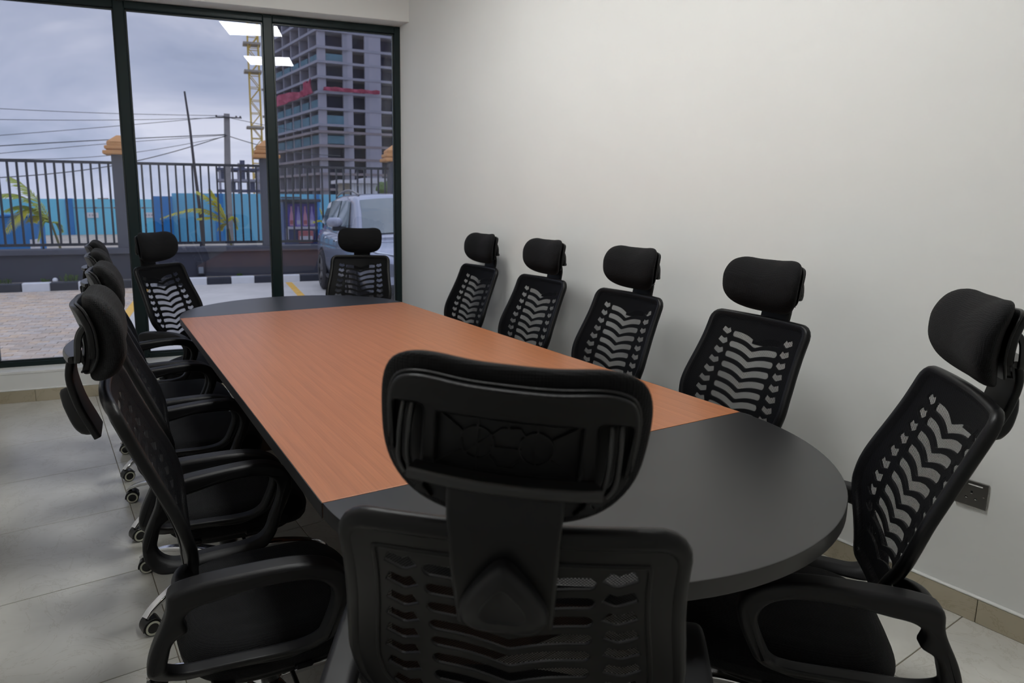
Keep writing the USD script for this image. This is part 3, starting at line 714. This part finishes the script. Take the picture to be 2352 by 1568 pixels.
B(wlamp, 'housing', 'lamp_body', -.075, .075, -.07, 0, -.04, .22, .01); B(wlamp, 'lens', 'lamp_glass', -.045, .045, -.078, -.06, -.02, .11, .008)

# --- weeds at the wall's foot and a white pebble
def weed(u, v, s, label):
    V, F = [], []
    for i in range(26):
        a_ = rng.uniform(0, 2 * PI); h = s * rng.uniform(.5, 1); o = np.array([rng.uniform(-s, s) * .8, rng.uniform(-.4, .4) * s, 0]); d = np.array([math.cos(a_), math.sin(a_) * .5, 0]) * h * .6; w_ = np.array([-d[1], d[0], 0]) / (np.linalg.norm(d) + 1e-6) * .012
        k_ = len(V); V += [o - w_ * .5, o + w_ * .5, o + d * .5 + [0, 0, h * .8] + w_, o + d * .5 + [0, 0, h * .8] - w_, o + d + [0, 0, h]]; F += [(k_, k_ + 1, k_ + 2), (k_, k_ + 2, k_ + 3), (k_ + 3, k_ + 2, k_ + 4)]
    obj('weed', T(V, F), M['weed'], smooth=False, loc=out(u, v, -.09), rotz=BROT, label=label, cat='weed', group='weeds along the wall foot')
weed(-4.05, 8.62, .16, 'green weed tuft at the wall foot right of the white kerb block')
weed(-5.05, 8.62, .10, 'low weed tuft at the wall foot at the left window edge')
weed(-4.45, 8.64, .08, 'small weed tuft behind the leftmost white kerb block')
weed(-1.05, 8.62, .07, 'tiny weed tuft behind the white kerb block right of the wall lamp')
pb = trimesh.creation.icosphere(2, .045); obj('pebble', pb, M['kerb_white'], smooth=True, loc=out(-4.28, 8.60, -.05), label='round white stone at the wall foot on the left', cat='stone')

# --- young palms
def frond(base, tip, rise, n=30, wl=.20, mt='leaf'):
    """one frond: midrib from base to tip, arched by rise, leaflets both sides hanging"""
    base, tip = np.array(base, float), np.array(tip, float)
    t_ = np.linspace(0, 1, n); P = base + (tip - base) * t_[:, None]; P[:, 2] += rise * 4 * t_ * (1 - t_) * (1 - .3 * t_)
    rib_ = tube(P, .006, 5)
    V, F = [], []
    d = np.gradient(P, axis=0); d /= np.linalg.norm(d, axis=1, keepdims=True)
    side = np.cross(d, [0, 0, 1.0]); side /= np.linalg.norm(side, axis=1, keepdims=True) + 1e-9
    for i in range(2, n):
        l_ = 1.6 * wl * math.sin(PI * (.15 + .8 * t_[i])) ** .7
        for s_ in (-1, 1):
            e = P[i] + d[i] * l_ * .55 + side[i] * s_ * l_ * .75 + np.array([0, 0, -l_ * (.25 + .2 * rng.random())]); m_ = (P[i] + e) / 2 + np.array([0, 0, .02]); w_ = d[i] * .015
            k_ = len(V); V += [P[i] - w_, P[i] + w_, m_ - w_ * 1.3, m_ + w_ * 1.3, e]; F += [(k_, k_ + 1, k_ + 3), (k_, k_ + 3, k_ + 2), (k_ + 2, k_ + 3, k_ + 4)]
    return rib_, T(V, F), M[mt]
def palm(label, u, v, crown, tips, base_w=.03):
    t = outside('young_palm', label, 'palm', u, v, group='young palms behind the fence')
    c = np.array(crown, float)
    obj('trunk', sweep(spline([(0, 0, -.35), c * .35, c * .75, c], 14), circ(base_w, 8), False, (0, 1, 0), scale=np.linspace(1.2, .55, 14)), M['stem'], t, smooth=True)
    for tip, rise, wl, mt in tips:
        r_, l_, m_ = frond(c * rng.uniform(.86, 1.0), tip, rise, wl=wl, mt=mt)
        f = obj('frond', l_, m_, t, smooth=False); obj('midrib', r_, M['stem'], f, smooth=True)
palm('young palm leaning left behind the left railing', -4.30, 9.9, (-.22, 0, .98), [
    ((-.84, .1, 1.82), .22, .26, 'leaf'), ((-1.05, -.15, 1.48), .30, .24, 'leaf'), ((-1.05, .25, .80), .42, .26, 'leaf_y'), ((-.98, .05, 1.20), .28, .22, 'leaf'), ((-.45, -.1, .62), .25, .16, 'leaf'), ((-.62, .2, .98), .16, .18, 'leaf_y'), ((-.05, .1, .78), .1, .12, 'leaf')])
palm('young yellowish palm behind the railing, left of the concrete pole', -1.10, 10.2, (-.12, 0, .98), [
    ((-.66, .1, 1.58), .16, .22, 'leaf_y'), ((-.42, -.1, 1.62), .10, .20, 'leaf_y'), ((-1.42, 0, 1.03), .30, .14, 'leaf_y'), ((-.95, .2, 1.20), .20, .12, 'leaf_y'), ((-.70, -.1, 1.02), .12, .14, 'leaf_y'), ((.10, .05, .80), .22, .16, 'leaf_y'), ((-.28, .1, .78), .06, .12, 'leaf_y')])
palm('small yellow palm half hidden behind the parked car', .95, 9.6, (-.05, 0, .85), [((-.36, .05, .95), .10, .10, 'leaf_y'), ((-.22, 0, 1.22), .05, .10, 'leaf_y'), ((.2, .1, .9), .1, .1, 'leaf_y')])

# --- blue hoarding walls
hw = outside('hoarding', 'long low turquoise hoarding wall on the far left', 'wall', 0, 27)
for a_, b_ in ((-13, -7.32), (-7.05, -3.3)): B(hw, 'wall_panel', 'turq', a_, b_, 0, .2, -.32, 1.46)
B(hw, 'post', 'deepblue', -7.32, -7.05, -.10, .25, -.32, 1.48); B(hw, 'rust_line', 'rust', -7.05, -3.5, -.006, 0, 1.08, 1.10)
for u in (-6.3, -5.5, -4.4): B(hw, 'rust_patch', 'rust', u, u + .14, -.008, 0, 1.06, 1.12)
B(hw, 'rust_cap', 'rust', -6.1, -5.7, 0, .2, 1.46, 1.50)
for lab, u in (('small white notice plate on the turquoise wall, left of the pillar', -6.33), ('small white notice plate on the turquoise wall, right of the pillar', -4.12)):
    n_ = outside('notice_plate', lab, 'sign', u, 26.99, .775, group='notice plates on the hoarding')
    B(n_, 'plate', 'poster', -.22, .22, -.015, 0, -.115, .115)
    for q in range(3): B(n_, 'print_mark', 'ink', -.15 + q * .11, -.09 + q * .11, -.018, -.014, -.04, .04)
h2 = outside('hoarding', 'nearer blue hoarding wall behind the middle and right panes', 'wall', 0, 20)
for a_, b_ in ((-2.80, -1.42), (-1.12, 2.08), (2.26, 9)): B(h2, 'wall_panel', 'turq2', a_, b_, 0, .2, -.32, 1.66)
for a_, b_ in ((-1.42, -1.12), (2.08, 2.26)): B(h2, 'post', 'deepblue', a_, b_, -.12, .25, -.32, 1.66)
B(h2, 'end_box', 'deepblue', -3.42, -2.80, -.45, .3, -.32, 1.55)
bk = outside('blue_container', 'deep blue weathered box at the left window edge', 'container', -5.62, 13.5)
B(bk, 'body', 'deepblue', -1.6, .0, 0, 1.2, -.32, 1.0, .02); B(bk, 'lid', 'deepblue', -1.65, .02, -.04, 1.25, 1.0, 1.05, .01)
B(bk, 'worn_edge', 'poster', -.10, .004, -.004, .5, -.3, .45)

# --- drinks kiosk behind the railing
ki = outside('kiosk', 'small navy drinks kiosk with purple bottle posters behind the railing', 'kiosk', .08, 11.0)
B(ki, 'body', 'kiosk', 0, .80, .05, .7, -.3, 1.40); rf = B(ki, 'roof', 'kiosk_roof', -.05, .86, -.12, .8, 1.38, 1.45)
B(rf, 'roof_sheet', 'kiosk_roof', -.04, .40, -.18, .2, 1.46, 1.50)
pp = B(ki, 'poster', 'purple', .10, .74, .03, .05, .80, 1.34)
for q in range(4):
    x = .18 + q * .16
    prof = [(.0, 0), (.045, 0), (.048, .12), (.040, .24), (.020, .34), (.016, .46), (0, .46)]
    po = sg.Polygon([(x + r, .82 + z) for r, z in prof] + [(x - r, .82 + z) for r, z in prof[::-1]])
    b_ = ax(rext(po, .006, 0), (0, 2, 1)); b_.apply_translation([0, .027, 0]); bt = obj('bottle_print', b_, M['lilac' if q % 2 else 'pink'], pp, smooth=False)
    B(pp, 'label_print', 'redprint' if q % 2 == 0 else 'whiteprint', x - .04, x + .04, .018, .028, .86, .95)
B(ki, 'white_band', 'whiteprint', .06, .78, .02, .05, .74, .80)
B(ki, 'crate', 'redprint', .32, .66, -.12, .04, .42, .70, .01); B(ki, 'crate', 'whiteprint', .34, .64, -.14, -.10, .46, .58); B(ki, 'side_post', 'whiteprint', .04, .10, .0, .05, .5, .76)

# --- poles and wires
cp = outside('utility_pole', 'grey concrete utility pole with small arms at its top', 'pole', -1.0, 17)
obj('pole_shaft', sweep([(-.02, 0, -.4), (0, 0, 2), (.07, 0, 4.05)], rrect(.20, .17, .02, 3), False, (0, 1, 0), scale=[1.1, .98, .85]), M['pole_conc'], cp)
B(cp, 'cross_arm', 'pole_dark', -.26, .50, -.12, -.06, 3.92, 3.95); 
for x in (-.24, .34, .46): B(cp, 'insulator', 'pole_dark', x - .025, x + .025, -.115, -.065, 3.94, 3.99)
lp = outside('leaning_pole', 'thin dark leaning timber pole', 'pole', -1.71, 11)
obj('pole_shaft', sweep([(0, 0, -.4), (-.06, 0, 1.2), (-.13, 0, 2.27), (-.17, .02, 3.05), (-.235, .02, 3.77)], circ(.033, 8), False, (0, 1, 0), scale=[1.3, 1.15, .9, .75, .6]), M['pole_dark'], lp, smooth=True)
def wire(label, pts, r=.010, sag=0.0):
    P = spline([out(*p) for p in pts], 40); 
    obj('overhead_wire', tube(P, r, 5), M['wire'], smooth=True, label=label, cat='wire', group='overhead wires')
WP = (-1.0, 16.9)
wl_ = ['highest', 'second highest', 'third highest', 'fourth highest', 'fifth highest', 'sixth highest', 'lowest']
ends = [3.98, 3.92, 3.96, 3.42, 3.40, 3.36, 3.38]
left = [(-9.5, 14, 3.62), (-9.5, 14, 3.25), (-9.5, 14, 2.55), (-9.5, 14, 2.35), (-9.5, 14, 2.05), (-9.5, 14, 2.5), (-9.5, 13.2, 1.75)]
mid = [(-4.6, 15.4, 3.72), (-4.6, 15.4, 3.52), (-4.6, 15.4, 3.30), (-4.6, 15.4, 2.98), (-4.6, 15.4, 2.86), (-4.6, 15.4, 2.55), (-4.0, 14.8, 2.30)]
for i in range(7): wire('overhead wire, %s of those running left from the concrete pole' % wl_[i], [left[i], mid[i], (WP[0], WP[1], ends[i])], .013 if i in (3, 6) else .008)
wire('upper overhead wire running right from the concrete pole', [(WP[0], WP[1], 3.95), (1.2, 18.5, 3.80), (4, 20.5, 3.9)], .009)
wire('lower overhead wire running right from the concrete pole', [(WP[0], WP[1], 3.40), (.6, 18, 3.10), (3, 19.5, 3.05)], .013)

# --- tower crane mast and hoist
cr = outside('tower_crane', 'yellow lattice mast of a tower crane beside the unfinished tower', 'crane', 4.35, 85)
wd = .62
for sx in (-1, 1):
    for sy in (-1, 1): B(cr, 'mast_chord', 'crane', sx * wd - .07, sx * wd + .07, sy * wd - .07, sy * wd + .07, -.3, 34)
br = []
for q in range(22):
    z0 = q * 1.55
    for sy in (-1, 1):
        s_ = 1 if q % 2 else -1
        br += [tube([(-wd * s_, sy * wd, z0), (wd * s_, sy * wd, z0 + 1.55)], .055, 5), tube([(-wd, sy * wd, z0), (wd, sy * wd, z0)], .05, 5), tube([(sy * wd, -wd * s_, z0), (sy * wd, wd * s_, z0 + 1.55)], .055, 5)]
obj('lattice_brace', cat_(br), M['crane'], cr, smooth=30, kind='stuff')
for z in (10.5, 17.3, 20.6): B(cr, 'tie_platform', 'hoist', -1.2, .9, -.9, .9, z, z + .25)
ho = outside('hoist_mast', 'grey-brown builders hoist column between crane and tower', 'hoist', 6.15, 88)
B(ho, 'mast', 'hoist', -.5, .4, -.5, .5, -.3, 32, .03)
for z in np.arange(2, 31, 3.4): B(ho, 'tie_frame', 'pole_conc', -.8, .7, -.55, -.45, z, z + .3)

# --- unfinished concrete tower
TWU, TWV = 18.45, 124.0
angL = math.degrees(math.atan2(.973, -.23))       # left face runs away from the corner
tw = outside('tower_block', 'unfinished grey concrete high-rise with open floors', 'building', TWU, TWV)
dl = np.array([-.230, .973]); dr = np.array([.997, .08]); LL, RR = 30.0, 26.0
nl = np.array([-dl[1], dl[0]]); nr_ = np.array([dr[1], -dr[0]])       # outward normals
def prism(pts, z0, z1):
    return ax_z(rext(sg.Polygon(pts), z1 - z0, 0), (z0 + z1) / 2)
def ax_z(m, z): m.apply_translation([0, 0, z]); return m
o2 = np.zeros(2)
def foot(e): return [o2 + nl * e + nr_ * e * .8, dr * 5.6 + nr_ * e * .8, dr * 5.6 + nr_ * .06, dr * RR + nr_ * .06, dr * RR + dl * LL, dl * LL + nl * e]
levels = [1.2, 3.94, 6.88, 9.63, 12.12, 14.68, 15.91, 18.88, 21.87, 24.6, 27.31, 29.89, 32.9, 35.7, 38.5, 41.3]
for i, z in enumerate(levels):
    low_ = z < 15
    obj('floor_slab', prism(foot(.35 if not low_ else .6), z - .45, z), M['tower_slab_low' if low_ else 'tower_slab'], tw, smooth=False)
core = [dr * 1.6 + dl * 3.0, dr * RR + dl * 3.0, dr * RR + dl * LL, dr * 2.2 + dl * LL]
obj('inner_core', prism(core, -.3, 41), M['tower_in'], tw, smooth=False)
def face_piece(name, d, nrm, a_, b_, depth, z0, z1, mt): obj(name, prism([d * a_ - nrm * depth, d * b_ - nrm * depth, d * b_, d * a_], z0, z1), M[mt], tw, smooth=False)
for a_, b_ in ((0, 1.35), (5.5, 6.5), (9.75, 12.1), (15.0, 16.2), (19.5, 20.6), (24, 26)): face_piece('column', dr, nr_, a_, b_, 1.2, -.3, 41.3, 'tower_col')
for a_, b_ in ((4.6, 5.5), (8.9, 9.75)): face_piece('side_wall', dr, nr_, a_, b_, .5, -.3, 41.3, 'tower_slab')
for q in range(6):
    a_ = 4.55 + q * 4.9; face_piece('fin', dl, nl, a_, a_ + .35, 2.6, -.3, 41.3, 'tower_col')
face_piece('corner_pier', dl, nl, .0, .8, .9, -.3, 41.3, 'tower_col')
for z in (24.6, 18.88 - 3.0): pass
for a_ in range(6):
    for z0, h in ((27.31, 1.2), (18.88, 1.5), (15.91, 1.7), (12.3, 1.6)):
        x0 = .6 + a_ * 4.9; face_piece('floor_net', dl, nl, x0, x0 + 3.6, .25, z0, z0 + h, 'netgreen')
for z0, h in ((27.31, 1.3), (15.91, 1.6), (12.3, 1.5)): face_piece('floor_net', dr, nr_, 1.4, 4.6, .6, z0, z0 + h, 'netgreen')
# red safety net slung along one floor on both faces
def net(d, nrm, s, top, bot, name):
    V = []; n_ = len(s)
    for row in range(3):
        for i in range(n_):
            p = d * s[i] + nrm * (.7 + .25 * math.sin(i * 1.7 + row) + .15 * row); V.append((p[0], p[1], bot[i] + (top[i] - bot[i]) * row / 2))
    V2 = [(x - nrm[0] * .12, y - nrm[1] * .12, z) for x, y, z in V]; F = quads(3, n_); G = F[:, ::-1] + len(V)
    obj(name, T(V + V2, np.vstack([F, G])), M['net'], tw, smooth=False)
s_ = np.r_[np.linspace(1.6, 7, 12), np.linspace(7.6, 27, 12)]; net(dl, nl, s_, 21.75 + np.interp(s_, [1.6, 2.3, 3.0, 4.6, 5.6, 7, 12, 27], [2.0, 2.7, 1.7, 2.5, 1.2, .7, 1.3, 1.9]) + nrng.uniform(-.15, .15, 24), 21.6 - .012 * s_, 'safety_net')
s_ = np.linspace(.6, 11.5, 16); net(dr, nr_, s_, 22.5 + nrng.uniform(-.1, .1, 16), np.full(16, 21.85), 'safety_net')

# --- low unfinished frame, shed and bush
lb = outside('frame_building', 'low unfinished concrete frame building beyond the blue wall', 'building', -.95, 45)
for x in (0, .62, 1.3, 1.95, 2.6): B(lb, 'column', 'tower_col', x, x + .16, 0, .2, -.3, 3.9 + rng.uniform(-.15, .2)); B(lb, 'column', 'tower_slab', x + .05, x + .2, 2.6, 2.8, -.3, 3.7)
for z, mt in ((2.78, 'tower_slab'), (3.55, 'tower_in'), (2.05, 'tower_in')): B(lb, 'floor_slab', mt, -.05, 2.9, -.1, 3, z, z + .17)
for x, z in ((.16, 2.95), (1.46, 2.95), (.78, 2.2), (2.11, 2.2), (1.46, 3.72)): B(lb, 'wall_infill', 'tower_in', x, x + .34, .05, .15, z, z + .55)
sh = outside('shed', 'small white shed with a flat roof behind the railing', 'shed', 6.1, 36)
B(sh, 'shed_wall', 'shed', .55, 2.65, 0, 2, -.3, 2.50); B(sh, 'shed_wall', 'hoist', .1, .55, .1, 2, -.3, 2.50); sr_ = B(sh, 'roof', 'shed_roof', -.3, 2.95, -.3, 2.3, 2.52, 2.72); B(sr_, 'roof_cap', 'shed_roof', 1.3, 2.9, -.25, 2, 2.72, 2.85)
for q in range(5): B(sh, 'cladding_rib', 'shed_roof', .75 + q * .4, .79 + q * .4, -.02, 0, -.3, 2.5)
def bush(label, u, v, z, s):
    P = []
    for i in range(16):
        b_ = trimesh.creation.icosphere(2, s * rng.uniform(.4, .6)); b_.apply_translation([rng.uniform(-.5, .5) * s, rng.uniform(-.4, .4) * s, (.6 - .2 * i) * s]); P.append(b_)
    b_ = cat_(P); b_.vertices += (meshkit.fbm(np.asarray(b_.vertices) * 3 / s, 3)[:, None] - .5) * .5 * s
    obj('bush', b_, M['weed'], smooth=False, loc=out(u, v, z), rotz=BROT, label=label, cat='bush')
bush('dark green bush beside the white shed', 8.42, 33.5, 1.9, .75)

# ================================================================== SILVER SUV
M['carpaint'] = plain('silver_paint', (0.26, 0.275, 0.33), 0.32, metal=0.55, coat=1.0)
M['carglass'] = plain('car_glass', (0.06, 0.085, 0.095), 0.06, spec=0.9)
M['cartrim'] = plain('car_trim', (0.012, 0.012, 0.014), 0.5)
M['carlamp'] = plain('head_lamp', (0.55, 0.57, 0.60), 0.08, spec=0.9)
M['tyre'] = plain('tyre', (0.03, 0.028, 0.03), 0.8)
car = outside('parked_car', 'silver SUV parked nose towards the window by the kerb', 'car', 1.27, 5.6, GRD, rot=180)
# local: x to the car's left, y forwards (towards the window), z up; length 4.7
def loft(secs, closed_ends=True):
    n = len(secs[0]); V = np.vstack(secs); F = quads(len(secs), n, False, True)
    if closed_ends:
        a_ = len(V); V = np.vstack([V, np.mean(secs[0], 0), np.mean(secs[-1], 0)]); i = np.arange(n); j = (i + 1) % n
        F = np.vstack([F, np.stack([np.full(n, a_), j, i], 1), np.stack([np.full(n, a_ + 1), (len(secs) - 1) * n + i, (len(secs) - 1) * n + j], 1)])
    return fixn(T(V, F))
def sec(y, hw, zb, zt, sh=.10, tum=.06):
    """body section: half width hw, bottom zb, top zt with rounded shoulders"""
    R = [(0, zb), (hw * .80, zb), (hw * .96, zb + .06), (hw, zb + .22), (hw, zb + .42), (hw * .985, zt - sh - .08), (hw * .95, zt - sh * .5), (hw * .86, zt - sh * .12), (hw * .5, zt + .0), (0, zt + .012)]
    P = R + [(-x, z) for x, z in R[-2:0:-1]]
    return np.array([(x, y, z) for x, z in P])
body = loft([sec(-2.32, .70, .42, .95), sec(-2.28, .84, .36, 1.04), sec(-2.1, .90, .33, 1.10), sec(-1.4, .925, .30, 1.12), sec(-.4, .93, .28, 1.10), sec(.6, .93, .28, 1.08), sec(1.0, .925, .29, 1.06), sec(1.5, .915, .31, 1.02), sec(1.95, .89, .33, .97), sec(2.2, .82, .34, .90), sec(2.34, .66, .38, .78)])
obj('body', body, M['carpaint'], car, smooth=40)
def gsec(y, hb, ht, zb, zt): 
    R = [(0, zb), (hb, zb), (hb - .02, zb + .05), (ht + .05, zt - .14), (ht, zt - .055), (ht * .90, zt - .012), (ht * .5, zt + .012), (0, zt + .02)]
    P = R + [(-x, z) for x, z in R[-2:0:-1]]
    return np.array([(x, y, z) for x, z in P])
gh = loft([gsec(-2.22, .80, .62, 1.0, 1.12), gsec(-1.98, .82, .62, 1.0, 1.60), gsec(-1.6, .84, .63, 1.0, 1.68), gsec(-.8, .855, .645, 1.0, 1.715), gsec(0, .86, .645, 1.0, 1.71), gsec(.38, .86, .64, 1.0, 1.67), gsec(.72, .86, .68, 1.0, 1.45), gsec(1.02, .86, .74, 1.0, 1.20), gsec(1.22, .85, .78, 1.0, 1.06)])
obj('cabin', gh, M['carpaint'], car, smooth=40)
def slab(P, th, off):
    """thin glazed panel through the corner points P, pushed outwards by off"""
    P = np.array(P, float); nrm = np.cross(P[1] - P[0], P[-1] - P[0]); nrm /= np.linalg.norm(nrm); c = P.mean(0)
    if nrm @ (c - np.array([0, -.4, 1.0])) < 0: nrm = -nrm
    n = len(P); V = np.vstack([P + nrm * (off - th), P + nrm * off]); F = [(i, (i + 1) % n, n + (i + 1) % n) for i in range(n)] + [(i, n + (i + 1) % n, n + i) for i in range(n)] + [(n, n + i, n + i + 1) for i in range(1, n - 1)] + [(0, i + 1, i) for i in range(1, n - 1)]
    return fixn(T(V, F))
GY = [.38, .72, 1.02, 1.22]; wy = np.linspace(.46, 1.15, 12); wx = np.linspace(-1, 1, 15); V = []
for y in wy:
    h_ = np.interp(y, GY, [.64, .68, .74, .78]) * .93; z_ = np.interp(y, GY, [1.67, 1.45, 1.20, 1.06])
    V += [(x * h_, y + .012, z_ + .036 - .036 * x * x) for x in wx]
V = np.array(V); F = quads(12, 15); ws = fixn(T(np.vstack([V, V - [0, .008, .010]]), np.vstack([F, F[:, ::-1] + len(V)])))
obj('windshield', ws, M['carglass'], car, smooth=40)
for s in (-1, 1):
    for P in ([(s * .83, .62, 1.12), (s * .835, -.30, 1.13), (s * .70, -.30, 1.60), (s * .695, .18, 1.59)], [(s * .835, -.40, 1.13), (s * .83, -1.30, 1.15), (s * .70, -1.25, 1.60), (s * .70, -.40, 1.60)], [(s * .82, -1.40, 1.16), (s * .80, -1.95, 1.20), (s * .68, -1.82, 1.55), (s * .695, -1.36, 1.59)]):
        obj('side_window', slab(P, .03, .030), M['carglass'], car)
    mr = mapv(trimesh.creation.icosphere(3), lambda v: np.column_stack([s * 1.03 + v[:, 0] * .125, .62 + v[:, 1] * .075 * (1 - .2 * v[:, 0]), 1.28 + np.clip(v[:, 2], -.8, .85) * .085])); obj('wing_mirror', fixn(mr), M['carpaint'], car, smooth=True)
    obj('mirror_base', cbox(min(s * .86, s * 1.06), max(s * .86, s * 1.06), .57, .66, 1.15, 1.22, .01), M['cartrim'], car)
    for y in (.1, -.95): obj('door_handle', cbox(min(s * .915, s * .955), max(s * .915, s * .955), y - .09, y + .09, .955, .985, .008), M['chrome'], car)
    hl = slab([(s * .42, 2.26, .86), (s * .72, 2.12, .90), (s * .86, 1.80, .96), (s * .87, 1.86, .84), (s * .70, 2.22, .74), (s * .44, 2.33, .74)], .05, .030); obj('head_lamp', hl, M['carlamp'], car)
    obj('roof_rail', tube(spline([(s * .56, .20, 1.70), (s * .56, -.2, 1.755), (s * .56, -1.2, 1.76), (s * .56, -1.7, 1.70)], 20), .018, 8), M['steel'], car, smooth=True)
    for y in (1.35, -1.38):
        ar = ax(rext(sg.Point(y, .37).buffer(.41, 24).intersection(sg.box(y - 1, .30, y + 1, 1)), .03, .008, 2), (2, 0, 1)); ar.apply_translation([s * .922, 0, 0]); obj('wheel_arch', ar, M['cartrim'], car)
        ty = ax(lift(lathe([(.20, -.11), (.33, -.11), (.365, -.08), (.37, 0), (.365, .08), (.33, .11), (.20, .11), (.20, -.11)], 36), 0), (2, 0, 1)); ty.apply_translation([s * .855, y, .37]); wt = obj('wheel', ty, M['tyre'], car)
        sp = [ax(lathe([(0, -.02), (.06, -.02), (.06, .02), (0, .02)], 16), (2, 0, 1))] + [ax(rext(sg.Polygon([(-.03, .04), (.03, .04), (.042, .235), (-.042, .235)]), .03, .006, 1), (2, 0, 1)) for _ in range(1)]
        spk = [sp[0]]
        for q in range(5): a_ = sp[1].copy(); a_.apply_transform(trimesh.transformations.rotation_matrix(q * 2 * PI / 5, [1, 0, 0])); spk.append(a_)
        rm_ = ax(lathe([(.235, -.02), (.262, -.03), (.262, .03), (.235, .02), (.235, -.02)], 36), (2, 0, 1)); spk.append(rm_)
        r_ = cat_(spk); r_.apply_translation([s * .945, y, .37]); obj('rim', r_, M['steel'], wt)
obj('grille', cbox(-.40, .40, 2.26, 2.355, .56, .74, .02), M['cartrim'], car); obj('bumper', cbox(-.72, .72, 2.20, 2.37, .36, .50, .03), M['cartrim'], car)
for q in range(3): obj('grille_bar', cbox(-.38, .38, 2.35, 2.362, .59 + q * .05, .605 + q * .05, .002), M['chrome'], car)
for s in (-1, 1): obj('sill_trim', cbox(min(s * .88, s * .94), max(s * .88, s * .94), -.95, .93, .27, .34, .015), M['cartrim'], car)
